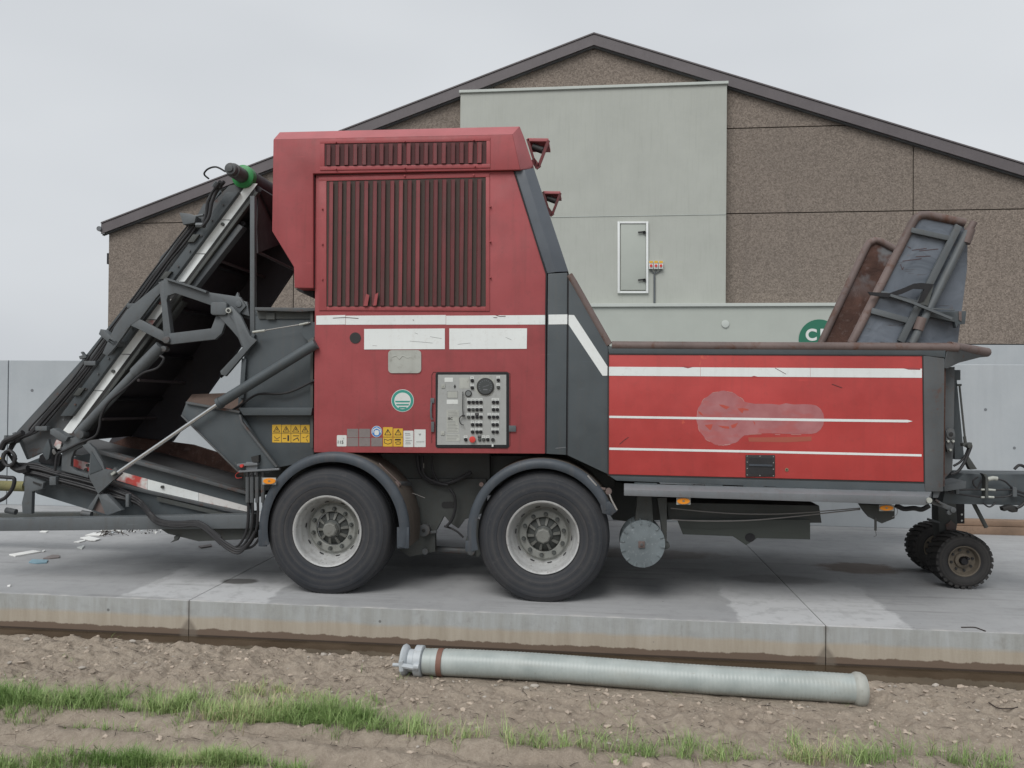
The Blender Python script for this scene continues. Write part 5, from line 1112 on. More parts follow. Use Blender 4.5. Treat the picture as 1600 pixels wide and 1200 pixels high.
# ---------------- chassis between and behind the wheels
Yk = Y0+0.42
m = MB(); m.prism([(440, 712), (960, 712), (960, 760), (440, 760)], Yk+0.1, 0.10); m.prism([(440, 712), (960, 712), (960, 760), (440, 760)], Yk+1.4, 0.10); m.build('chassis_rail', 'under', sh, bevel=0.004)
m = MB(); m.prism([(596, 748), (760, 748), (760, 800), (726, 812), (716, 826), (704, 818), (694, 806), (680, 832), (680, 862), (640, 870), (610, 850), (596, 800)], Yk, 0.06); hg = m.build('spring_hanger', 'under', sh, bevel=0.005)
m = MB(); m.rect(595, 709, 765, 752, Yk+.03, 0.12); m.build('chassis_box', 'under', sh)
m = MB(); m.disc(662, 829, 9.5, Yk-.06, 0.07, 20); m.disc(664, 862, 5, Yk-.03, 0.03, 12); m.disc(736, 862, 6, Yk-.03, 0.03, 12); m.ribbon([(672, 832), (682, 831)], 4, Yk-.04, .03); m.cur = 1; m.disc(662, 829, 3.4, Yk-.065, 0.01, 12); m.build('hanger_bush', ['grey_worn', 'ink'], hg, bevel=0.003)
m = MB(); m.prism(rrect(690, 784, 712, 794, 4), Yk-.004, 0.006); m.build('hanger_slot', 'ink', hg)
m = MB(); m.prism([(738, 810), (756, 815), (756, 858), (748, 870), (734, 868), (726, 850)], Yk, 0.05); m.build('hanger_plate', 'under', sh, bevel=0.004)
m = MB()
m.hose([(652, 712), (655, 735), (668, 750), (690, 756), (715, 750), (736, 738)], Yk-.06, 3.2, 8); m.hose([(660, 712), (662, 740), (680, 753), (700, 758)], Yk-.08, 2.4, 8); m.hose([(675, 712), (676, 735), (684, 752)], Yk-.05, 1.8, 8)
m.hose([(702, 763), (710, 775), (711, 795), (706, 812), (698, 822)], Yk-.08, 2.2, 8); m.hose([(694, 822), (706, 826), (716, 832), (724, 840)], Yk-.05, 1.6, 8)
m.build('air_hose', 'hose', sh)
m = MB(); m.ptube([(661, 724), (661, 733)], Yk-.08, 1.6, 8); m.build('hose_coupling', 'alu', sh)
m = MB(); m.ptube([(633, 766), (664, 778)], Yk-.12, 0.5, 5); m.build('loose_wire', 'cable', sh)
m = MB(); m.tube([P(676, 858, Yk+.2), P(752, 862, Yk+.2)], 0.030, 12); m.build('cross_tube', 'grey_worn', sh)
axX = [P(512, 833, Y0).x, P(847, 841, Y0).x]
m = MB()
for x_ in axX: m.tube([(x_, Y0+.25, 0.52), (x_, Y1-.2, 0.52)], 0.075, 14)
m.build('axle', 'under', sh)
m = MB(); m.box(P(360, 800, Yk).x, P(960, 800, Yk).x, Yk+.25, Yk+1.3, 0.75, 1.05); m.build('drive_housing', 'under', sh)

# ---------------- road wheels
WR = 0.535
def road_wheel(px, py):
    c0 = P(px, py, Y0); c0 = Vector((c0.x, Y0-0.02, 0.518))
    tp = [(.285, .03), (.293, .012), (.305, .004), (.325, -.002), (.345, -.006), (.365, -.010), (.3665, -.008), (.370, -.0115), (.40, -.0125), (.44, -.0105), (.475, .0), (.480, .006), (.500, .016), (.519, .034), (.529, .055), (.533, .085)]
    ty = list(tp)
    for g_ in (0.12, 0.17, 0.22, 0.27): ty += [(.535, g_-.008), (.524, g_-.004), (.524, g_+.004), (.535, g_+.008)]
    ty += [(r_, 0.385-y_) for r_, y_ in reversed(tp)]
    m = MB(); m.lathe(ty, 96, c0)
    flat = []
    for v in m.v:
        z_ = v.z; r_ = (Vector((v.x, 0, v.z))-Vector((c0.x, 0, c0.z))).length
        if z_ < 0.0: v = Vector((v.x+(v.x-c0.x)*0.04, v.y, 0.0))
        if z_ < 0.10 and v.y < c0.y+0.1 and r_ > .36: v = v+Vector((0, -0.014*(0.10-max(z_, 0))/0.10, 0))
        flat.append(v)
    m.v = flat
    w = MB(); w.lathe([(.290, .018), (.296, .004), (.292, -.004), (.282, -.002), (.272, .012), (.266, .035), (.262, .06), (.252, .072), (.246, .10), (.236, .128), (.222, .150), (.222, .20), (.262, .30), (.29, .36)], 72, c0)
    wh = w.build('road_wheel', 'rim', sh, origin=c0, smooth_ang=35)
    m.build('tyre', 'tyre', wh, origin=c0, smooth_ang=30)
    dd = MB(); dd.lathe([(.2215, .158), (.212, .160), (.203, .150), (.196, .141), (.188, .138), (.147, .138), (.141, .143), (.140, .165)], 64, c0); dd.build('wheel_disc', 'wheel_disc', wh, origin=c0, smooth_ang=30)
    h = MB(); h.lathe([(0.0, 0.058), (.048, 0.058), (.056, .064), (.058, .105), (.074, .112), (.078, .14), (.10, .15), (.139, .172), (.14, .19)], 40, c0); hub = h.build('brake_drum', 'under', wh, origin=c0, smooth_ang=30); h = MB(); h.lathe([(0.0, 0.052), (.050, 0.052), (.060, .060), (.063, .10), (.0, .101)], 8, c0); h.build('hub', 'hubp', wh, origin=c0, smooth_ang=20)
    h = MB()
    for i in range(10):
        t = 2*math.pi*i/10+.1; d = Vector((math.cos(t), 0, math.sin(t))); s_ = Vector((-d.z, 0, d.x))
        p = c0+d*.078+Vector((0, .118, 0)); q_ = c0+d*.135+Vector((0, .150, 0))
        h.poly([p-s_*.008, p+s_*.008, q_+s_*.012, q_-s_*.012], (0, .03, 0))
    h.build('hub_rib', 'hubp', wh)
    for i in range(10):
        t = 2*math.pi*(i+.35)/10; p = c0+Vector((.1675*math.cos(t), 0, .1675*math.sin(t)))
        n_ = MB(); n_.cyl(p+Vector((0, .106, 0)), p+Vector((0, .142, 0)), .0135, 6); n_.cyl(p+Vector((0, .128, 0)), p+Vector((0, .141, 0)), .018, 12); n_.build('wheel_nut', 'under', wh, smooth_ang=20)
    vh = MB()
    for i in range(10):
        t = 2*math.pi*(i+.85)/10; d = Vector((math.cos(t), 0, math.sin(t))); s_ = Vector((-d.z, 0, d.x)); o_ = c0+d*.2315+Vector((0, .134, 0)); ax = Vector((0, 1, 0))
        ring_ = [o_+s_*.020*math.cos(u)+ax*.0085*math.sin(u) for u in [2*math.pi*k_/10 for k_ in range(10)]]
        vh.poly(ring_, -d*0.006)
    vh.build('vent_hole', 'ink', wh)
    return wh
w1 = road_wheel(512, 833); w2 = road_wheel(848, 841)
def copy_wheel(src, dy):
    c = src.copy(); COL.objects.link(c); c.parent = sh; c.location = Vector(src.location); c.location.y += dy; c.rotation_euler = (0, 0, math.pi)
    for ch_ in src.children:
        d = ch_.copy(); COL.objects.link(d); d.parent = c
for w_ in (w1, w2): copy_wheel(w_, 2.49)

# ---------------- mudguards
def fender(cx, cy, rpx, a0, a1, wband, far_ok, nm, squash=1.0):
    """arched guard: outer lip facing the viewer, deep shell behind"""
    c0 = P(cx, cy, Y0-.05); s_ = scale_at(cx, cy, Y0-.05); r = rpx*s_
    sec = [(r-wband*s_, 0.0), (r-wband*s_*0.8, -.008), (r-wband*s_*0.35, -0.006), (r-0.004, .012), (r, .03), (r, .40), (r-.006, .40), (r-.008, .035), (r-wband*s_, .006)]
    n = 44; vs = []; fs = []; m_ = len(sec)
    for i in range(n+1):
        t = R(a0+(a1-a0)*i/n)
        for q in sec: vs.append(c0+Vector((q[0]*math.cos(t), q[1], q[0]*math.sin(t)*squash)))
    for i in range(n):
        for q in range(m_): fs.append((i*m_+q, (i+1)*m_+q, (i+1)*m_+(q+1) % m_, i*m_+(q+1) % m_))
    fs += [tuple(range(m_)), tuple(range(n*m_+m_-1, n*m_-1, -1))]
    m = MB(); m.add(vs, fs); m.mi = ([(1 if q in (4, 5, 6) else 0) for i in range(n) for q in range(m_)]+[0, 0]); f_ = m.build(nm, ['fender', 'fender_mud'], sh, smooth_ang=50)
    return f_, c0, r
fa, fc0, frr = fender(520, 828, 118, -12, 194, 15, True, 'mudguard')
fb, fc1, frr1 = fender(846, 835, 118, 22, 195, 15, True, 'mudguard')
m = MB(); m.rect(620, 824, 639, 857, Y0-.05, 0.012); m.rect(403.5, 828, 417, 854, Y0-.05, .012); m.build('mudguard_end', 'fender', fa, bevel=0.004)
m = MB(); m.rect(727, 845, 741, 862, Y0-.05, 0.012); m.prism([(938, 790), (952, 783), (966, 797), (955, 806), (941, 802)], Y0-.055, 0.02); m.build('mudguard_end', 'fender', fb, bevel=0.004)
m = MB(); m.tube([P(600, 738, Y0+.1), P(622, 760, Y0+.1), P(633, 790, Y0+.12), P(636, 830, Y0+.14)], 0.012, 8); m.tube([P(618, 757, Y0+.05), P(640, 756, Y0+.35)], 0.024, 10); m.build('mudguard_stay', 'grey_worn', fa)
m = MB(); m.disc(617, 759, 7, Y0+.02, 0.05, 10); m.ribbon([(586, 726), (620, 757)], 2, Y0+.04, .01); m.ribbon([(592, 724), (626, 757)], 2, Y0+.04, .01); m.build('stay_clamp', 'rust_rim', fa, bevel=0.003)
m = MB(); m.ribbon([(915, 744), (932, 762), (946, 764)], 3, Y0-.02, 0.02); m.disc(951, 768, 5, Y0-.03, 0.05, 10); m.cur = 1; m.ribbon([(952, 772), (956, 782), (964, 797)], 2.4, Y0-.06, 0.02); m.ribbon([(918, 743), (932, 759)], 2.4, Y0-.05, 0.01); m.build('stay_clamp', ['rust_rim', 'chrome'], fb)
m = MB(); m.disc(752, 757, 3.5, Y0+.2, .03, 10); m.build('pipe_clip', 'rust_rim', fb)

# reflectors
def reflector(x0, y0, x1, y1, Y):
    b_ = MB().rect(x0, y0, x1, y1, Y-.008, 0.008).build('side_reflector', 'alu', sh)
    m = MB(); m.disc((x0+x1)/2, (y0+y1)/2, (x1-x0)*.45, Y-.02, 0.013, 24, (y1-y0)*.42); m.cur = 1; m.disc((x0+x1)/2, (y0+y1)/2, 2, Y-.0215, 0.002, 10, 1.6); m.build('lens', ['amber', 'brass'], b_)
reflector(410, 746.5, 431, 757, Y0-.08); reflector(1057, 777.5, 1079, 788.5, Y0-.06); reflector(1374, 789, 1397, 798.5, Y0-.03)

# ---------------- toothed landing foot and its struts
Yt = Y0+0.02
ft = MB(); ft.disc(1004, 850, 35.5, Yt, 0.03, 40, 37); foot = ft.build('landing_foot', 'galv', sh, bevel=0.004)
m = MB(); m.disc(1004, 850, 35, Yt+.03, 0.26, 32, 36.5); m.build('foot_drum', 'galv', foot)
for i in range(14):
    t = 2*math.pi*(i+.3)/14; cx, cy = 1004+32.5*math.cos(t), 850+34.5*math.sin(t)
    m = MB(); dx, dy = math.cos(t), math.sin(t); m.ribbon([(cx-dx*4, cy-dy*4), (cx+dx*2.6, cy+dy*2.6)], 2.6, Yt-.008, 0.20); m.build('foot_cleat', 'galv', foot)
m = MB(); m.rect(997.5, 846, 1007.5, 856, Yt-.015, 0.015); m.cur = 1; m.disc(1002.5, 851, 2.6, Yt-.025, .012, 8); m.build('centre_bolt', ['rust_rim', 'grey_worn'], foot, bevel=0.002)
m = MB(); m.prism([(996, 775), (1018, 775), (1021, 818), (992, 818)], Yt+.08, 0.12); m.prism([(1027, 778), (1042, 778), (1042, 842), (1036, 842)], Yt+.1, 0.08); m.ribbon([(1038, 842), (1041, 858)], 7, Yt+.1, .05); m.disc(1042, 853, 5, Yt+.08, .08, 12); m.build('landing_leg', 'under', sh, bevel=0.004)
m = MB(); m.prism([(960, 752), (1040, 768), (1050, 790), (1046, 812), (982, 815), (958, 812), (950, 800)], Yt+.75, 0.9); m.build('chassis_crossmember', 'under', sh)
# tool tray under the hopper
m = MB(); m.prism([(1042, 785), (1280, 790), (1284, 817), (1266, 817), (1045, 812)], Yt+.28, 1.3); tr_ = m.build('under_tray', 'under', sh, bevel=0.004)
m = MB(); m.prism([(1058, 812), (1266, 812), (1266, 843), (1183, 841), (1166, 852), (1145, 838), (1067, 835)], Yt+.22, 0.012); m.build('tray_plate', NT('greenish_plate').fin((0.050, 0.058, 0.052), 0.6), tr_, bevel=0.002)
m = MB(); m.disc(1172, 840, 8, Yt+.216, 0.004, 16, 7); m.build('grease_patch', 'black', tr_)
m = MB(); m.hose([(1048, 794), (1110, 800), (1170, 803), (1240, 802), (1344, 794)], Yt+.12, 0.9, 6, 8); m.hose([(1050, 812), (1100, 814), (1170, 813), (1240, 807), (1344, 796)], Yt+.12, 1.0, 6, 8); m.build('control_cable', 'cable', sh)
m = MB(); m.prism([(1344, 788), (1398, 790), (1398, 810), (1378, 818), (1360, 809), (1352, 800)], Yt+.05, 0.06); m.ptube([(1368, 808), (1368, 829)], Yt+.05, 2.0, 8); m.cur = 1; m.hose([(1368, 829), (1369, 837), (1365, 838)], Yt+.05, .5, 5, 4); m.build('cable_bracket', ['under', 'cable'], sh, bevel=0.002)
m = MB(); m.hose([(1397, 792), (1402, 796), (1401, 804), (1394, 808)], Yt, .5, 5, 4); m.build('reflector_wire', 'cable', sh)
m = MB(); m.hose([(1400, 789), (1412, 795), (1428, 794), (1440, 796), (1452, 790)], Yt+.1, 4, 8, 4); m.build('hose_bundle', 'hose', sh)

# ---------------- drawbar end
Yr = Y0+0.18
m = MB(); m.prism([(1477, 575), (1492, 573), (1490, 700), (1488, 735), (1474, 750)], Yr, 0.25); m.build('end_upright', 'grey_worn', sh, bevel=0.004)
m = MB(); m.prism([(1478, 673), (1484, 669), (1491, 671), (1493, 680), (1489, 706), (1481, 707), (1478, 695)], Yr-.05, 0.03); m.disc(1486, 679, 6.6, Yr-.06, .04, 16); m.cur = 1; m.disc(1486, 678.5, 4.0, Yr-.063, .01, 14); m.cur = 2
for q in ((1482, 689.5), (1490, 689.5), (1485.5, 703)): m.disc(*q, 2.4, Yr-.07, .02, 8)
m.build('pipe_bracket', ['grey_worn', 'ink', 'alu'], sh, bevel=0.002)
m = MB(); m.prism([(1488, 590), (1495, 590), (1507, 718), (1492, 718)], Yr+.35, 0.12); m.build('tapered_strut', 'grey', sh, bevel=0.004)
m = MB(); m.rect(1489, 578, 1501, 594, Yr+.1, 0.08); m.build('junction_box', 'grey', sh, bevel=0.004)
m = MB(); m.ptube([(1499, 601), (1508, 688)], Yr+.12, 1.7, 8); m.ptube([(1495, 601.5), (1502, 601.5)], Yr+.12, 1.8, 8); m.ptube([(1507, 682), (1509, 698)], Yr+.12, 2.6, 8); m.build('gas_strut', 'under', sh)
m = MB(); m.hose([(1517, 698), (1513, 708), (1507, 722), (1497, 736), (1485, 741)], Yr+.05, 2.6, 8); m.hose([(1515, 695), (1508, 712), (1500, 722), (1490, 728)], Yr+.09, 2.0, 8); m.build('brake_hose', 'hose', sh)
m = MB(); m.ribbon([(1505, 695), (1519, 694)], 5, Yr+.08, .05); m.disc(1516, 697, 4, Yr+.04, .05, 10); m.prism([(1507, 715), (1513, 712), (1527, 733), (1516, 734)], Yr+.3, .05); m.build('strut_mount', 'under', sh, bevel=0.002)
db = MB().poly([P(1506, 740, Y0+.55), P(1680, 742, Y0+.55), P(1680, 792, Y0+.55), P(1472, 787, Y0+.55), P(1476, 768, Y0+.55)], (0, 0.30, 0)).build('drawbar', 'grey', sh, bevel=0.008)
m = MB(); m.prism([(1475, 758), (1510, 752), (1509, 763), (1476, 768)], Y0+.35, 0.25); m.build('gusset_bar', 'grey_arm', sh, bevel=0.003)
m = MB(); m.prism([(1536, 740), (1541, 741), (1544, 745), (1544, 778), (1540, 778), (1540, 746)], Y0+.46, .06); m.build('coupling_plate', 'under', db)
m = MB(); m.ptube([(1543, 749), (1552, 747), (1558, 748)], Y0+.47, 3.6, 10); m.ptube([(1544, 765), (1555, 766)], Y0+.47, 1.8, 8); m.ptube([(1544, 776.5), (1553, 777)], Y0+.47, 1.8, 8); m.ptube([(1533, 765), (1538, 765)], Y0+.47, 1.6, 8); m.ptube([(1533, 777), (1538, 777)], Y0+.47, 1.6, 8); m.build('quick_coupling', 'alu', db)
m = MB(); m.rect(1583, 762, 1589, 776, Y0+.48, .05); m.rect(1494, 765, 1499, 772, Y0+.49, .04); m.build('hose_clip', 'grey_arm', db)
m = MB()
for q in ([(1556, 748), (1570, 752), (1583, 763), (1600, 770), (1620, 772)], [(1554, 766), (1572, 765), (1586, 767), (1605, 773), (1620, 776)], [(1553, 777), (1572, 776), (1586, 772), (1605, 778), (1620, 780)], [(1478, 769), (1510, 765), (1535, 765)], [(1478, 768), (1505, 773), (1535, 777)], [(1528, 745), (1520, 752), (1526, 762), (1534, 750)]): m.hose(q, Y0+.50, 1.5, 7, 5)
m.hose([(1536, 786), (1545, 792), (1552, 789), (1556, 785)], Y0+.5, 1.4, 7, 5); m.hose([(1585, 733), (1592, 727), (1600, 729), (1612, 738)], Y0+.5, 2.4, 8, 5)
m.build('drawbar_hose', 'hose', db)
m = MB(); m.prism([(1567, 793), (1580, 789), (1592, 792), (1590, 800), (1582, 801), (1578, 797), (1569, 799)], Y0+.5, .06); m.hose([(1588, 794), (1596, 790), (1606, 780)], Y0+.5, 2.6, 8, 4); m.build('plug_connector', 'ink', db, bevel=0.004)
m = MB(); m.ribbon([(1455, 784), (1475, 790), (1492, 798)], 7, Yr-.1, .05); m.ribbon([(1462, 781), (1474, 788)], 3, Yr-.13, .03); m.disc(1490, 797, 4.5, Yr-.12, .07, 12); m.disc(1484, 801, 4, Yr-.1, .04, 10); m.build('tow_latch', 'grey_worn', sh, bevel=0.003)
m = MB(); m.prism([(1457, 738), (1466, 736), (1472, 750), (1472, 762), (1466, 778), (1458, 778), (1458, 764), (1464, 754)], Yr-.16, 0.05); m.build('bent_plate', 'grey_arm', sh, bevel=0.005)
# jack leg and wheels
YnW = G(1508, 921).y; YfW = G(1466, 896).y; Yl = (YnW+YfW)/2
m = MB(); m.prism([(1466, 786), (1494, 787), (1496, 818), (1490, 850), (1470, 850), (1466, 812)], Yl-.05, 0.14); m.build('jack_leg', 'under', sh, bevel=0.004)
m = MB(); m.rect(1494, 787, 1507, 818, Yl, 0.03); m.cur = 1
for q in ((1503, 804), (1503, 813.5)): m.disc(*q, 1.6, Yl-.003, .004, 10)
m.build('jack_plate', ['black', 'stk_white'], sh)
m = MB(); m.prism([(1478, 820), (1486, 813), (1494, 820), (1492, 832), (1480, 834)], Yl-.06, 0.01); m.build('rusty_plate', 'rust_rim', sh)
m = MB(); m.ptube([(1449, 811), (1468, 817)], Yl-.1, 2, 8); m.build('jack_pin', 'grey_worn', sh)
m = MB(); m.ptube([(1521, 786), (1541, 824)], Y0+.7, 3.2, 10); m.build('prop_bar', 'under', sh)
def lug_wheel(px, py, rpx, Y, wdt):
    c0 = P(px, py, Y); s_ = scale_at(px, py, Y); r = rpx*s_; c0.z = r*0.985
    w = MB(); w.lathe([(r*.52, .02), (r*.54, .0), (r*.50, .004), (r*.47, .03), (r*.45, .05), (r*.26, .055), (r*.25, .03), (r*.16, .02), (r*.14, .04), (.0, .04), (.0, .2), (r*.5, .2)], 40, c0)
    wh = w.build('jack_wheel', 'rim_mud', sh, origin=c0)
    t = MB(); tp = [(r*.51, .03), (r*.54, .006), (r*.62, -.008), (r*.78, -.012), (r*.87, -.004), (r*.93, .012), (r*.95, .05)]
    t.lathe(tp+[(a, wdt-b) for a, b in reversed(tp)], 56, c0)
    n = 26
    for i in range(n):
        for half in (0, 1):
            a0 = 2*math.pi*(i+0.5*half)/n; a1 = a0+2*math.pi/n*0.62; am = 0.0
            pts_ = []
            ya, yb_ = (-.006, wdt*.52) if half == 0 else (wdt*.48, wdt+.006)
            for rr_ in (r*.90, r*.995):
                for (aa, yy) in ((a0, ya), (a1, ya), (a1+.10, yb_), (a0+.10, yb_)):
                    rq = rr_*(0.965 if (yy in (ya,) and half == 0) or (yy == yb_ and half == 1) else 1.0)
                    pts_.append(c0+Vector((rq*math.cos(aa), yy, rq*math.sin(aa))))
            t.add(pts_, [(0, 1, 2, 3), (4, 7, 6, 5), (0, 4, 5, 1), (1, 5, 6, 2), (2, 6, 7, 3), (3, 7, 4, 0)])
    t.v = [Vector((v.x, v.y, max(0.0, v.z))) for v in t.v]
    t.build('tyre', 'tyre_dark', wh, origin=c0, smooth_ang=30)
    for i in range(8):
        a = 2*math.pi*i/8+.2; p = c0+Vector((r*.36*math.cos(a), .0, r*.36*math.sin(a)))
        h = MB(); h.cyl(p+Vector((0, .040, 0)), p+Vector((0, .056, 0)), .011, 8); h.build('wheel_nut', 'ink', wh)
    h = MB(); h.cyl(c0+Vector((0, -.01, 0)), c0+Vector((0, .06, 0)), r*.12, 16); h.cyl(c0+Vector((.02, -.035, .03)), c0+Vector((.02, .02, .03)), r*.05, 10); h.build('hub', 'black', wh, bevel=0.003)
    return c0, r
ca, ra = lug_wheel(1507, 874.5, 47, YnW, 0.20)
cb, rb_ = lug_wheel(1466, 854, 41.5, YfW, 0.20)
m = MB(); m.tube([ca+Vector((0, .1, 0)), cb+Vector((0, .1, 0))], .03, 10); m.build('jack_axle', 'under', sh)

# ================================================================== THINGS ON THE GROUND
# suction pipe
pz = -0.228
pa, pb = G(672, 1059, pz), G(1356, 1104, pz); rp = 0.088
pA = Vector((pa.x, pa.y+rp*.6, pz+rp)); pB = Vector((pb.x, pb.y+rp*.6, pz+rp-.005))
pipe = None
m = MB(); n_ = 330; pts_ = []; rs = []
for i in range(n_+1):
    t = i/n_; p = pA.lerp(pB, t)+Vector((0, 0.016*math.sin(t*math.pi)+0.014*math.sin(t*6.283), 0.003*math.sin(t*9)))
    pts_.append(p); rs.append(rp*(1+(0.010 if i % 3 == 0 else (-0.012 if i % 3 == 1 else 0.0)))*(1.0 if i > 10 else 0.985))
m.tube(pts_, rs, 28)
N = NT('ribbed_suction_hose'); a = N.noise(5, 5, 0.6); b = N.noise(1, 4, 0.6, N.vec((1.5, 8, 8))); s_z = N.xyz()[2]
c = N.mix(N.rng(a, 0.3, 0.7), (0.27, 0.305, 0.295), (0.37, 0.405, 0.39)); c = N.mix(N.rng(b, 0.5, 0.75, 0, 0.5), c, (0.29, 0.28, 0.24))
c = N.mix(N.rng(N.noise(50, 3), 0.66, 0.74, 0, .5), c, (0.22, 0.2, 0.17)); c = N.mix(N.rng(N.math('ADD', s_z, N.math('MULTIPLY', a, .06)), -.15, -.21, 0, .7), c, (0.19, 0.165, 0.135))
M['pipe'] = N.fin(c, N.rng(a, .3, .7, .35, .5), 0, None, 0.5)
pipe = m.build('suction_hose', 'pipe', None, smooth_ang=60)
tag(pipe, 'thick ribbed pale grey suction hose lying on the soil beside the ditch', 'hose')
d = (pB-pA).normalized(); up = Vector((0, 0, 1)); sd_ = d.cross(up).normalized()
m = MB(); q0 = pA-d*0.03
m.tube([q0-d*.02, q0+d*.10], rp*.97, 28); m.tube([q0+d*.045, q0+d*.075], rp*1.0, 28); m.build('hose_sleeve', 'pipe', pipe)
m = MB(); s0 = pA+d*0.045; m.tube([s0, s0+d*.035], rp*1.035, 28); m.build('brown_strap', NT('brown_strap').fin((0.17, 0.085, 0.062), 0.7), pipe)
M['galv_light'] = painted('galvanised_coupling', (0.38, 0.41, 0.43), 0.4, (0.28, 0.27, 0.24), 0.5, 0.15, 0, 0, 0.0)
cp0 = pA-d*0.05
m = MB(); m.tube([cp0-d*.155, cp0-d*.15, cp0-d*.135, cp0-d*.12, cp0-d*.105], [rp*.9, rp*1.12, rp*1.20, rp*1.10, rp*.86], 28); m.tube([cp0-d*.12, cp0], rp*.84, 28); cpl = m.build('pipe_coupling', 'galv_light', pipe, smooth_ang=50)
m = MB(); m.tube([cp0-d*.062, cp0-d*.058, cp0-d*.012, cp0-d*.008], [rp*1.1, rp*1.17, rp*1.17, rp*1.1], 28); m.build('clamp_ring', 'galv_light', cpl, smooth_ang=50)
m = MB(); h0 = cp0+sd_*(-rp*1.15 if sd_.y > 0 else rp*1.15); m.tube([h0-d*.19, h0-d*.12+up*.004], .012, 8); m.tube([h0-d*.14+up*.0, h0-d*.02-up*.012], .017, 8); m.tube([h0-d*.135+up*.03, h0-d*.13-up*.035], .018, 8); m.tube([h0-d*.045, h0-d*.01], .024, 10); m.build('clamp_lever', 'galv_light', cpl, bevel=0)
e0_ = pB; m = MB(); m.tube([e0_-d*.075, e0_-d*.06, e0_-d*.045, e0_-d*.02, e0_+d*.002, e0_+d*.008], [rp*1.0, rp*1.13, rp*1.18, rp*1.15, rp*1.0, rp*.8], 28); m.build('end_collar', 'alu', pipe, smooth_ang=50)

# tile shards on the yard, each its own thing
def shard(pts, mat, label, th=0.012, lift=0.0):
    W = [G(x_, y_, th+lift) for x_, y_ in pts]
    o = MB().poly([Vector((v.x, v.y, lift+0.001)) for v in W], (0, 0, th)).build('tile_shard', mat, None, bevel=0.002, smooth_ang=0)
    tag(o, label, 'tile shard', 'broken tiles on the yard')
shard([(14, 866), (24, 868.5), (64, 861.5), (52, 859.5)], 'tile_white', 'longest white tile strip at the left end of the yard')
shard([(67, 872), (82, 866.5), (93, 867), (93, 870.5), (78, 872)], 'stk_grey', 'grey tile shard right behind the blue one')
shard([(45, 878), (50, 873.5), (75, 874.5), (73, 878.5), (57, 879.5)], 'tile_blue', 'single pale blue tile shard on the yard')
shard([(125, 840), (139, 837.5), (157, 841.5), (149, 844), (141, 844)], 'tile_white', 'bright white square tile right of the other shards', lift=0.004)
shard([(115, 846.5), (132, 843), (133, 844.5), (124, 847)], 'tile_white', 'thin white sliver beside the bright square tile')
shard([(120, 855), (131, 851.5), (132, 852.5), (128, 857)], 'stk_white', 'small triangular off white shard nearest the machine shadow')
shard([(133, 836), (146, 832), (165, 832.5), (160, 836)], 'tile_white', 'white tile pushed under the lower grey beam edge')
shard([(157, 829), (160, 827), (190, 827), (188, 829.5)], 'tile_white', 'white flat tile furthest under the conveyor')
shard([(62, 830.5), (66, 829), (76, 829.5), (72, 831)], 'tile_white', 'tiny white chip below the beam near the rest post')
shard([(66, 860.5), (69, 859), (71, 860), (68, 861)], 'tile_white', 'white crumb next to the longest tile strip')
shard([(310, 853), (330, 849.5), (331, 853), (314, 855.5)], 'stk_grey', 'grey tile shard beside the tie lug under the frame')
shard([(12, 914), (17, 913), (16, 915), (11, 915)], 'tile_white', 'white chip near the front edge of the yard')
# rubbish heap
vs, fs = [], []
m = MB(); g0 = G(190, 834)
for i in range(130):
    a = rng.uniform(0, 6.28); px_ = rng.uniform(160, 262); py_ = rng.uniform(829, 838)-(px_-160)*.035; c_ = G(px_, py_, 0.0); s_ = rng.uniform(.006, .028)
    q = [Vector(rng.normal(size=3)).normalized()*s_*rng.uniform(.5, 1.2) for _ in range(4)]; lift = rng.uniform(.005, .05)
    m.cur = int(rng.choice([0, 0, 1, 2, 2, 3])); m.add([c_+v+Vector((0, 0, lift)) for v in q], [(0, 1, 2), (0, 2, 3), (0, 3, 1), (1, 3, 2)])
for i in range(14):
    c_ = G(rng.uniform(158, 190), rng.uniform(831, 839)); m.cur = 2; m.tube([c_+Vector((rng.uniform(-.1, .1), rng.uniform(-.05, .05), .005)), c_+Vector((0, 0, rng.uniform(.02, .06))), c_+Vector((rng.uniform(-.1, .1), rng.uniform(-.05, .05), .005))], .003, 4)
hp_ = m.build('rubbish_heap', ['tile_white', 'galv_light', 'twig', 'black'], None, smooth_ang=0, stuff=True); tag(hp_, 'scraps of plastic and debris under the conveyor frame', 'rubbish')

